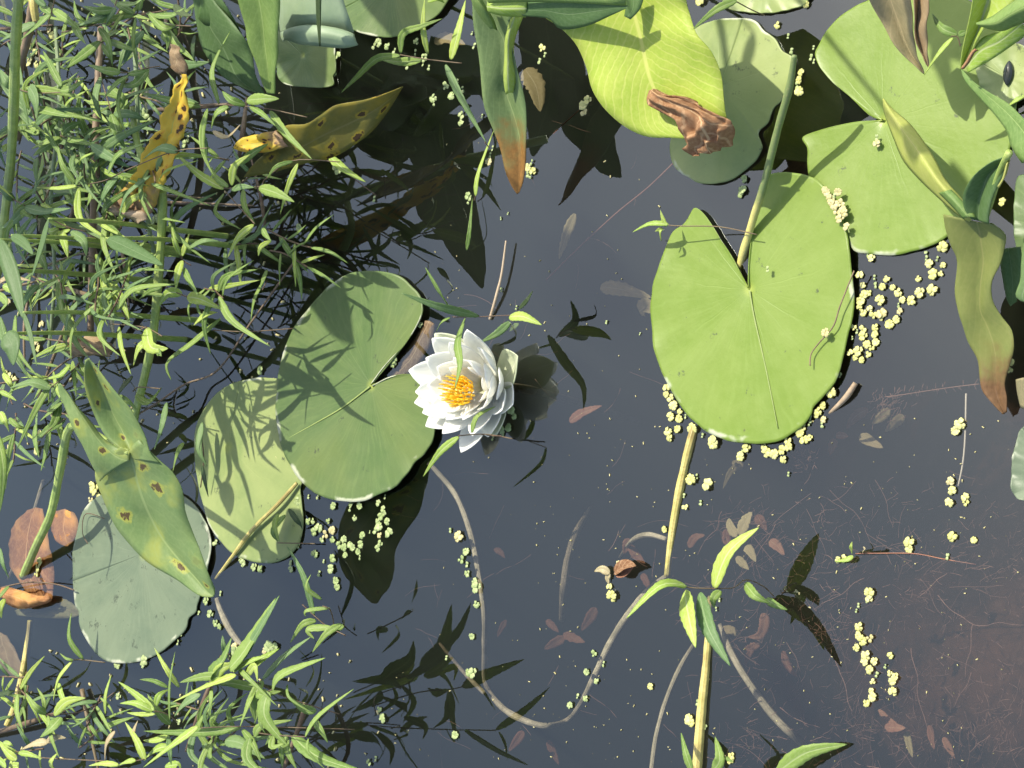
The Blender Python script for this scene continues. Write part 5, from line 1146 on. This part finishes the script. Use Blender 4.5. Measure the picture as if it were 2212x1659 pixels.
# ------------------------------------------------------------------ sunken red and tan leaves
def sunk(label, tile, pts, w, h, mat='sunk_red'):
    mb = MB(); P = [at(*T(*tile, x, y), h*1.5/100) for x, y in pts]
    lance(mb, P, w/3*PXM, .2, .1, 26, facing=Vector((0,-.4,1)).normalized(), tipx=2.0, rag=.22)
    return tag(mb.build('sunken_leaf', MT[mat]), label, 'leaf', 'sunken dead leaves')
SL = [((2,2),[(40,230),(80,170),(145,150)],55,-2.5,'r','red sunken leaf left of the big shoot in the lower right, near the yellow stem'),
 ((2,2),[(480,20),(510,70),(545,120)],60,-2,'r','reddish sunken leaf above the lower right shoot'),
 ((2,2),[(565,185),(610,220),(660,280)],60,-1.2,'r','speckled red sunken leaf right of the highest leaf of the lower right shoot'),
 ((2,2),[(290,110),(285,180),(320,240)],55,-1.5,'r','rusty sunken leaf behind the highest leaf of the lower right shoot'),
 ((2,2),[(350,160),(310,90),(300,40)],60,-.8,'t','tan sunken leaf stub beside the tip of the highest leaf of the lower right shoot'),
 ((2,2),[(370,150),(410,60),(450,0)],75,-.6,'t','broad olive sunken leaf pointing up above the lower right shoot'),
 ((2,2),[(410,220),(440,260),(475,325)],55,-1,'t','tan sunken leaf fragment right of the lower right shoot'),
 ((2,2),[(350,290),(385,330),(430,375)],50,-1,'t','ochre sunken leaf fragment in the middle of the lower right shoot'),
 ((2,2),[(520,655),(530,720),(500,800),(420,810)],66,-2,'r','bright red bent sunken leaf below the lower right shoot'),
 ((2,2),[(500,850),(440,880),(400,885)],50,-2.5,'r','small red sunken leaf under the bent red one'),
 ((2,2),[(460,880),(420,940),(405,1000)],34,-2.5,'r','narrow red sunken leaf hanging below the small red one'),
 ((2,2),[(650,900),(680,1000),(745,1070)],44,-2.2,'r','twisted red sunken strip right of the sunken grey stem'),
 ((2,2),[(250,760),(320,770),(385,815)],55,-2.5,'t','brown sunken leaf crossing the grey stem top'),
 ((2,2),[(1450,1420),(1465,1500),(1490,1590)],40,-1.2,'t','olive sunken leaf hanging at the lower right near the orange scrap'),
 ((2,2),[(1600,1380),(1610,1460),(1630,1540)],36,-1.4,'r','narrow red sunken leaf at the bottom right'),
 ((2,2),[(1690,1460),(1720,1520),(1765,1600)],40,-1.6,'r','red sunken leaf at the bottom right corner side'),
 ((2,2),[(1310,1390),(1380,1400),(1445,1400)],50,-.8,'r','orange scrap of sunken leaf near the bottom right'),
 ((2,2),[(1270,1280),(1330,1340),(1400,1380)],30,-1.2,'r','thin red sunken strip above the orange scrap'),
 ((2,1),[(1200,990),(1120,1040),(1062,1120)],60,-2.2,'r','red brown sunken leaf right below the heart shaped pad'),
 ((2,1),[(1340,990),(1290,1040),(1225,1090)],60,-2.4,'t','brown sunken leaf below the feathery sunken root'),
 ((2,1),[(1430,1030),(1380,1080),(1310,1140)],60,-3.2,'t','faint brown sunken leaf right of the other leaves below the heart shaped pad'),
 ((2,1),[(1150,1160),(1210,1200),(1300,1245)],66,-2.2,'t','tan sunken leaf pointing right below the heart shaped pad'),
 ((2,1),[(995,1160),(1030,1165),(1072,1170)],50,-1.6,'r','short pale red sunken leaf below the weed fringe of the heart shaped pad'),
 ((2,1),[(985,1185),(970,1230),(955,1290)],50,-2,'r','red sunken leaf pointing down below the weed fringe of the heart shaped pad'),
 ((2,1),[(320,1340),(370,1350),(310,1400),(260,1510)],50,-3,'t','brown bent sunken strip under the heart shaped pad'),
 ((1,1),[(1680,200),(1820,220),(2010,270)],100,-1.6,'t','long tan sunken leaf left of the heart shaped pad'),
 ((1,1),[(1930,360),(1980,330),(2030,370)],120,-1.2,'t','olive sunken leaf tucked under the left rim of the heart shaped pad'),
 ((1,1),[(1480,1075),(1560,1020),(1690,970)],66,-.8,'r','orange brown sunken leaf drifting right of the flower'),
 ((1,0),[(605,270),(690,250),(805,290)],95,-.8,'t','rounded tan sunken leaf in the dark water near the top'),
 ((1,0),[(1190,450),(1260,560),(1290,725)],130,-1,'t','olive sunken leaf in the dark mirror of a tall leaf near the top'),
 ((1,0),[(1515,1385),(1460,1520),(1410,1680)],66,-1,'t','speckled sunken blade standing in the open water above the flower'),
 ((1,2),[(1860,170),(1850,220),(1830,270)],60,-2.5,'r','dark red sunken leaf by the bent sunken stem'),
 ((1,2),[(1870,220),(1910,280),(1970,335)],56,-2.5,'r','pinkish sunken leaf below the bent sunken stem'),
 ((1,2),[(1950,400),(1975,450),(1995,500)],46,-2,'r','small red sunken leaf left of the leaf tip of the lower right shoot'),
 ((1,2),[(1650,620),(1610,690),(1555,770)],70,-3.5,'r','faint red diamond shaped sunken leaf in the lower middle'),
 ((1,2),[(1330,700),(1370,740),(1410,780)],46,-3.5,'r','faint sunken leaf, upper arm of a three leaf group in the lower middle'),
 ((1,2),[(1450,810),(1380,850),(1315,890)],66,-3.5,'r','faint sunken leaf, left arm of a three leaf group in the lower middle'),
 ((1,2),[(1440,790),(1510,820),(1580,845)],60,-3.5,'r','faint sunken leaf, right arm of a three leaf group in the lower middle'),
 ((1,2),[(1180,1420),(1140,1480),(1085,1550)],60,-2,'r','pinkish sunken leaf crossing a mirrored leaf at the bottom'),
 ((1,2),[(1070,700),(1040,750),(1010,810)],40,-4,'r','faint sunken leaf beside the brown sunken stem'),
 ((1,2),[(990,240),(1030,260),(1060,300)],40,-4,'r','small faint red sunken leaf right of the weed chain'),
 ((1,2),[(1340,1480),(1370,1550),(1410,1640)],50,-4,'r','faint red sunken strip at the bottom centre')]
for tile, pts, w, h, m, lab in SL: sunk(lab, tile, pts, w, h, 'sunk_red' if m == 'r' else 'sunk_tan')
# floating pinkish bud scrap near the centre bottom
e = empty('leaf_scrap', at(*T(1,2,1790,380), 0), 'pinkish dry leaf scrap floating in the middle of the lower open water', 'leaf')
mb = MB(); lance(mb, [at(*T(1,2,1740,400),.002), at(*T(1,2,1690,370),.004), at(*T(1,2,1640,385),.002)], .006); mb.build('leaf', MT['willow_tan'], e)
mb = MB(); lance(mb, [at(*T(1,2,1770,390),.002), at(*T(1,2,1850,350),.007), at(*T(1,2,1910,350),.009)], .010, fold=.5); mb.build('leaf', MT['crisp'], e)
mb = MB(); lance(mb, [at(*T(1,2,1790,395),.002), at(*T(1,2,1840,400),.004), at(*T(1,2,1900,345),.003)], .008, fold=.5); mb.build('leaf', MT['sunk_red'], e)
mb = MB(); lance(mb, [at(*T(1,2,1740,400),.002), at(*T(1,2,1725,430),.002), at(*T(1,2,1735,470),.001)], .004); mb.build('leaf', MT['willow_tan'], e)

# feathery sunken roots and hair thin litter: nobody could count it
mb = MB(); rnd = random.Random(4)
def thread(x, y, L, a, h, r, bend=.5, n=5):
    P = []
    for i in range(n):
        P.append(at(x, y, h/100+rnd.uniform(-.002, .002))); x += math.cos(a)*L/n; y += math.sin(a)*L/n; a += rnd.uniform(-bend, bend)
    mb.tube(P, r, 3, n*2)
clump = [(1560+650*rnd.random()**.7, 1060+600*rnd.random()**.8, rnd.uniform(25, 90), rnd.uniform(0, 3.14), rnd.uniform(1.2, 5)) for _ in range(42)]
for k in range(1500):
    cx, cy, cs, ca, ch = clump[k % 42] if k % 5 else (rnd.uniform(1560, 2212), rnd.uniform(1040, 1659), 20, rnd.uniform(0, 3.14), rnd.uniform(1, 5))
    thread(rnd.gauss(cx, cs), rnd.gauss(cy, cs*.7), rnd.uniform(6, 40) if k % 17 else rnd.uniform(60, 160), ca+rnd.gauss(0, .7), -max(.4, rnd.gauss(ch, .6)), rnd.uniform(.00010, .00024), .35)
for k in range(60):
    thread(rnd.uniform(900,1500), rnd.uniform(250,1600), rnd.uniform(30,110), rnd.uniform(0,6.28), -rnd.uniform(2,6), rnd.uniform(.00015,.0003), .3)
for k in range(40):     # bottle brush shaped root right of the heart pad
    f = rnd.random(); x, y = T(2,1,1200+700*f, 905-75*f)
    thread(x, y, rnd.uniform(8,22), rnd.choice([1.3,-1.3])+rnd.uniform(-.4,.4), -1.6, .00018, .2, 3)
for k in range(60):
    thread(*T(2,1,rnd.gauss(1350,70), rnd.gauss(960,45)), rnd.uniform(10,35), 2.3+rnd.uniform(-.7,.7), -rnd.uniform(1.2,2.5), .0002, .3, 4)
for k in range(50):
    thread(*T(2,1,rnd.gauss(780,60), rnd.gauss(1310,45)), rnd.uniform(8,26), rnd.uniform(0,6.28), -rnd.uniform(1.2,2.5), .0002, .5, 4)
thread(*T(2,1,1920,830), 235, 3.03, -1.4, .0004, .05, 8)
for pts in ([(1650,540),(1760,640),(1960,730),(2200,720)], [(1000,940),(1030,1100),(1100,1300)], [(1480,880),(1520,1150),(1580,1400)], [(1880,700),(1870,850),(1830,1080)], [(640,1270),(760,1350),(880,1415)], [(600,80),(530,200),(400,400),(310,560)], [(260,0),(200,120),(100,270)], [(1730,400),(1600,500),(1530,545)], [(1880,1050),(1800,1180),(1760,1260)]):
    PP = catmull([at(*T(2,2,x,y), -.012-.006*rnd.random()) for x, y in pts], 24)
    PP = [p+Vector((noise.noise(p*60), noise.noise(p*60+Vector((7,3,1))), 0))*.004 for p in PP]
    mb.tube(PP, [rnd.uniform(.0002,.0004)*(1-.5*i/24) for i in range(24)], 4)
tag(mb.build('sunken_roots', MT['thread']), 'tangle of hair thin reddish roots under the water at lower right', 'roots', kind='stuff')
mb = MB()
for k in range(420):
    x, y = (rnd.uniform(1150, 2200), rnd.uniform(900, 1650)) if k % 3 else (rnd.uniform(850, 1450), rnd.uniform(300, 1650))
    P = at(x, y, .0003); s = rnd.uniform(.00012, .0008)
    mb.tube([P, P+Vector((rnd.uniform(-s,s), rnd.uniform(-s,s), .0002)), P+Vector((rnd.uniform(-s,s)*2, rnd.uniform(-s,s)*2, .0001))], s*.5, 5)
for k in range(260):
    x, y = rnd.uniform(0, 620), rnd.uniform(0, 1000)
    if k % 4 == 0: x, y = rnd.uniform(0, 860), rnd.uniform(1400, 1659)
    P = at(x, y, .0006); s = rnd.uniform(.0006, .0022)
    mb.tube([P, P+Vector((rnd.uniform(-s,s), rnd.uniform(-s,s), .0002)), P+Vector((rnd.uniform(-s,s)*2, rnd.uniform(-s,s)*2, .0001))], s*.5, 5)
tag(mb.build('floating_specks', MT['weed_tan']), 'tiny pale specks of debris scattered on the water surface', 'debris', kind='stuff')
# ------------------------------------------------------------------ floating weed rosettes
def rosette(n, seed, mat):
    r_ = random.Random(seed); mb = MB()
    R0 = .0028
    cen = [(0, 0)] if n > 3 else []
    for k in range(n):
        a = 2*math.pi*k/n+r_.uniform(-.35, .35); d = R0*r_.uniform(.85, 1.15)*(1 if n > 1 else 0)
        cx, cy = math.cos(a)*d, math.sin(a)*d
        rr, ee = R0*r_.uniform(.75, 1.2), r_.uniform(.78, 1.05); z0 = r_.uniform(.0006, .0022); tx, ty = r_.uniform(-.28, .28), r_.uniform(-.28, .28)
        rows = []; uvs = []
        for i in range(5):
            q = i/4; row = []
            for j in range(13):
                b_ = 2*math.pi*j/12
                nick = 1-.35*max(0, math.cos(b_))**8+.06*math.sin(3*b_+k)
                lx, ly = math.cos(b_)*rr*q*nick, math.sin(b_)*rr*q*ee
                x = lx*math.cos(a)-ly*math.sin(a); y = lx*math.sin(a)+ly*math.cos(a)
                row.append(Vector((cx+x, cy+y, z0+tx*x+ty*y-.0006*q*q+.0002)))
            rows.append(row); uvs.append([(q, 0)]*13)
        mb.grid(rows, uvs, .0005)
    return mb
def proto(n, seed, mat):
    mb = rosette(n, seed, mat)
    me_o = mb.build('proto', MT[mat]); me = me_o.data
    # mesh centred at its own base by build(); keep the data only
    bpy.data.objects.remove(me_o); me.name = 'floating_weed'; return me
PR = {m: [proto(n, s, m) for n, s in ((2,1),(3,2),(4,3),(4,4),(5,5),(5,6),(3,7))] for m in ('weed','weed_green','weed_tan')}
D = {
(2,1): "1150,120,60 1170,190,50 1245,140,45 1325,150,60 1300,200,60 1365,205,50 1250,190,45 1180,250,70 1155,290,70 1150,330,50 1210,240,50 1285,285,80 1400,240,70 1430,285,50 1485,290,80 1540,240,80 1530,150,50 1620,220,90 1650,20,40 1600,50,70 1620,120,80 1690,60,50 1675,115,50 1580,15,40 1175,370,60 1215,340,50 1240,385,60 1290,370,80 1290,400,50 1410,360,50 1385,415,60 1345,440,70 1400,320,40 1110,465,50 1170,480,60 1170,520,70 1250,465,60 1250,510,60 1255,555,60 1200,575,60 1225,595,50 1140,620,80 1085,625,50 1120,660,50 1205,640,55 1160,675,50 1130,490,40 1225,15,60 1100,530,30 970,885,90 1020,775,40 910,970,60 880,1010,70 870,1030,50 915,1060,55 905,1095,45 825,1085,45 830,1045,40 735,1110,40 780,1110,60 765,1150,70 790,1190,70 825,1180,50 680,1195,60 690,1240,70 650,1260,70 600,1285,70 655,1320,60 550,1270,80 530,1240,50 415,1245,70 375,1300,70 390,1275,40 200,1210,100 130,1165,40 70,1120,90 60,1450,90 160,1480,90 95,1430,40 10,1555,40 20,1630,50 120,1600,40 690,1415,40 200,1150,30 930,500,70,9 550,85,45,9 1800,1090,90 1770,1130,70 1740,1460,70 1750,1520,70 1730,1600,70 1830,1560,60 1835,1600,50 2130,690,50 2120,740,50 20,1040,40",
(1,1): "2110,850,60 2110,900,50 2140,920,60 2160,970,70 2140,1040,70 2190,1060,60 2180,1120,60 2120,1140,70 2130,1180,60 2195,1010,50 1105,1000,70 1125,1040,50 1090,1110,60 1040,1120,70 1050,1150,40 985,1180,40 345,670,80 340,700,60 515,445,50 1040,220,35 1135,335,35 1720,430,30 1935,505,25 120,1620,60 65,1610,50 55,1640,40 240,1600,50 285,1560,40 270,1640,50",
(2,2): "1470,200,90 1475,240,60 1750,160,80 1890,180,50 1720,290,45 1215,520,80 1210,560,60 1195,575,40 1140,605,40 1125,640,35 1145,745,70 1140,800,60 1170,830,80 1215,820,60 1130,880,60 1190,930,80 1180,970,70 1245,970,60 1215,1020,70 1260,1055,45 1235,1100,50 1225,1160,50 1235,1200,70 1195,1240,60 1350,930,50 1315,1000,35 1345,1045,50 1380,1070,60 1365,1100,60 1365,1160,70 50,1340,80 95,1235,45 150,1395,40 60,1370,60 240,570,35 220,630,35 1050,300,60 1010,310,50 320,1580,60 310,1610,50",
(1,2): "1760,540,90 1740,480,50 2095,115,50 1640,920,50 1700,985,45 1590,1040,50 1655,1095,50 1535,1195,40 1585,1210,50 1485,1255,55 2005,1130,55 685,945,35 850,810,50 855,1045,80 830,1045,60 880,600,60 880,490,90 870,450,60 820,400,60 815,340,45 780,310,60 810,255,60 765,160,90 710,120,40 740,1450,60 270,1340,70 250,1280,50 180,1620,50 225,1600,40 20,180,60 25,230,60 30,280,50 75,230,60 110,260,50 120,295,40 140,150,60 130,210,60 250,90,70 260,30,60 300,60,60 310,130,70 300,150,50 255,205,60 90,40,50 185,130,30 250,150,50 240,235,50 225,120,50 240,60,50 280,10,50 1800,340,50 60,210,50",
(0,2): "2070,100,70 2040,130,60 2110,150,60 2160,120,60 2160,180,60 2045,270,60 2160,300,70 2150,370,70 2180,450,60 2190,490,50 2200,210,60 1580,330,60 1560,300,50 1650,360,60 1690,370,60 1890,370,50 1885,330,40 1400,200,50 1340,580,60 1430,530,40 1365,660,60 1400,720,60 1425,745,50 1290,655,35 1525,870,50 1530,910,80 1480,930,50 1550,940,50 1750,880,100 1790,870,60 1720,900,60 940,960,80 930,990,50 770,990,60 770,1195,50 265,320,60 250,360,60 240,400,50 1160,1360,50 1180,790,40 1155,845,40 1940,220,40 2070,400,40 2100,320,30 2000,60,60 2030,60,50 2090,180,50 2130,60,50",
(0,1): "620,1520,90 600,1490,60 590,1580,50 640,1550,50 1935,1550,60 1925,1590,50 1940,1620,50 2165,1620,60 2060,1560,40 2000,1560,35 1690,740,70 1520,70,80 1500,110,60 1560,50,60 1540,100,60 240,560,50 250,600,50 200,500,40 70,780,60 40,760,50 240,1270,60 260,1150,50 100,800,50 60,300,50 270,440,50 1650,290,50 1640,330,40",
(0,0): "200,380,60 230,340,60 240,420,60 210,300,60 190,410,50 370,310,60 380,370,60 360,240,60 395,340,50 250,500,70 240,470,60 320,200,50 340,230,50 950,740,90 980,780,50 930,720,50 340,1070,60 360,1110,50 320,1100,50 240,1300,60 1940,1480,60 2170,470,60 2190,360,60 2180,1080,70 2200,1110,60 1010,1420,80 990,1450,60 960,850,50 1200,930,60 1220,900,50 1190,960,50",
(1,0): "250,275,70 300,300,60 215,300,50 345,330,40 480,340,50 530,370,50 530,410,50 570,440,40 490,270,60 1305,315,60 1320,355,40 1285,395,50 680,560,60 755,530,50 720,620,60 600,640,70 605,670,50 790,580,50 780,745,60 780,795,60 915,755,40 865,300,50 850,215,30 1600,650,70 1570,690,70 1580,730,60 980,960,50 965,1005,50 960,1050,60 1235,1055,50 1210,1090,60 1245,1110,60 1230,1140,50 1210,1130,50 825,1270,60 830,1305,50 215,1290,50 1080,1385,25 1035,1415,25 550,370,50 430,430,50",
(2,0): "770,470,60 755,520,60 760,590,70 740,555,50 615,165,60 685,235,40 850,310,35 835,375,50 850,400,40 405,1160,60 390,1230,70 380,1260,60 120,10,80 800,30,60 710,330,50 905,1220,60 925,1235,60 940,1250,60 1010,1250,60 960,1290,70 975,1310,60 990,1330,80 1030,1320,60 1040,1360,60 1050,1380,70 1020,1420,70 1060,1470,60 1000,1370,60 985,1270,50 1690,1600,90 1580,1650,50 2070,1310,60 1200,1650,40 1260,930,60,5 1260,895,50,5"}
ANCH = [ # x, y, phrase, material
 (1900,650,'between the heart shaped pad and the rusty leaf','weed'),(1880,750,'below the weed patch right of the heart shaped pad','weed'),(2000,590,'at the upper right end of the patch by the rusty leaf','weed'),
 (1775,905,'at the lower right rim of the heart shaped pad','weed'),(1690,960,'under the bottom rim of the heart shaped pad','weed'),(1540,950,'at the lower left rim of the heart shaped pad','weed'),
 (1450,900,'along the left rim of the heart shaped pad','weed'),(1500,1050,'beside the speckled yellow stem under the heart shaped pad','weed'),(1790,720,'stuck on the thread over the heart shaped pad','weed_tan'),
 (2070,930,'on the upper part of the root at the far right','weed'),(2070,1070,'at the foot of the root at the far right','weed'),(2185,790,'at the right edge beside the rusty leaf','weed'),
 (1970,1170,'along the floating reddish twig at lower right','weed'),(1875,1290,'above the long weed chain at lower right','weed'),(1870,1390,'in the upper half of the long weed chain at lower right','weed'),(1885,1500,'at the lower end of the long weed chain at lower right','weed'),(1925,1500,'in the short chain beside the long weed chain','weed'),
 (1500,1560,'beside the thick yellow stem at the bottom edge','weed'),(1320,1280,'under the pinkish leaf scrap in open water','weed'),(1280,1430,'on the sunken olive stem at lower centre','weed_green'),(1405,1485,'alone in the open water near the bottom','weed'),
 (1000,1130,'at the top of the chain along the brown sunken stem','weed_green'),(1030,1260,'at the lower end of the chain along the brown sunken stem','weed_green'),(1020,1450,'where the sunken stems meet at bottom centre','weed_green'),(830,1560,'among the mirrored leaves at bottom centre','weed_green'),
 (830,1130,'at the right side of the weed patch under the left pad','weed_green'),(750,1170,'in the lower middle of the weed patch under the left pad','weed_green'),(700,1110,'at the left side of the weed patch under the left pad','weed_green'),(640,1090,'close under the rim of the left pad','weed_green'),(750,1085,'touching the bottom rim of the left pad','weed_green'),
 (545,1220,'at the lower rim of the yellowish pad','weed_green'),(465,1310,'just below the tip of the spotted arrow leaf','weed_green'),(505,1410,'beside the arching pale stem at lower left','weed_green'),(590,1400,'behind the big glossy shoot at lower left','weed_green'),(310,1430,'at the bottom rim of the bluish pad','weed_green'),(85,1220,'on the copper coloured leaf at left','weed'),
 (200,1060,'at the left side of the spotted arrow leaf','weed'),(80,740,'in the lower left thicket above the arrow leaf','weed'),(75,130,'in the sunlit gap at the top left','weed'),(320,250,'beside the yellow spotted leaf','weed_green'),(120,380,'in the shade of the left thicket','weed_green'),(510,570,'between the left thicket and the left pad','weed_green'),(645,480,'in the dark mirror images left of centre','weed_green'),
 (850,90,'around the three leaved node at top','weed_green'),(970,220,'near the bluish leaf at top centre','weed_green'),(1170,110,'in the dark water left of the lime leaf','weed'),(1265,225,'at the left rim of the lime leaf','weed'),(1055,340,'by the pale reed below the rusty tipped leaf','weed'),(1145,370,'at the tip of the rusty tipped leaf','weed'),(1012,430,'at the foot of the pale reed blade','weed_green'),
 (1725,175,'beside the top of the long stem at upper right','weed'),(1605,400,'left of the long stem above the heart shaped pad','weed_green'),(1810,440,'in the heap between the two biggest pads','weed_tan'),(2040,530,'at the bottom rim of the biggest pad','weed'),(1890,310,'lying on the biggest pad near its centre','weed_tan'),(1100,910,'in the shade right of the flower','weed_green'),(850,780,'in the notch of the pad behind the flower','weed_green'),(1700,60,'near the top edge at upper right','weed')]
items = []
for tile, s in D.items():
    for it in s.split():
        p = it.split(','); x, y = T(*tile, float(p[0]), float(p[1])); items.append((float(p[2]), x, y, float(p[3]) if len(p) > 3 else None))
items.sort(key=lambda z: -z[0])
rnd = random.Random(77)
rest = MB()
for i, (s, x, y, hz) in enumerate(items):
    best = min(ANCH, key=lambda a: (a[0]-x)**2+(a[1]-y)**2)
    mat = best[3]
    if rnd.random() < .06: mat = 'weed_tan'
    h = .0006
    if 1780 < x < 1850 and 395 < y < 500 or 1880 < x < 1910 and 280 < y < 330: h = .0075
    if hz: h = hz/1000.0
    p = at(x, y, h)
    sc = s/3*((CAM-p).length/FPX)/.0112
    if i < 300:
        n = 2 if s < 42 else None
        me = PR[mat][0] if s < 42 else rnd.choice(PR[mat][1:] if s < 65 else PR[mat][2:6])
        o = bpy.data.objects.new('floating_weed', me); scene.collection.objects.link(o)
        o.location = p; o.rotation_euler = (rnd.uniform(-.1,.1), rnd.uniform(-.1,.1), rnd.uniform(0, 6.28)); o.scale = (sc, sc, sc)
        tag(o, '%s weed rosette %s' % ({'weed':'yellow green','weed_green':'pale green','weed_tan':'straw coloured'}[mat], best[2]), 'water weed', 'floating weed '+best[2])
    else:
        m = rosette(2, i, mat); o0 = len(rest.v)
        rest.v += [p+q*sc for q in m.v]; rest.uv += m.uv; rest.f += [tuple(k+o0 for k in f) for f in m.f]
if rest.v: tag(rest.build('floating_weed', MT['weed_green']), 'smallest crumbs of floating weed scattered between the rosettes', 'water weed', kind='stuff')

import sys
for o in scene.objects:
    l = o.get('label')
    if l and len(l.split()) > 16: print('LONG', len(l.split()), o.name, l)
scene.cycles.max_bounces = 8
scene.cycles.transparent_max_bounces = 16
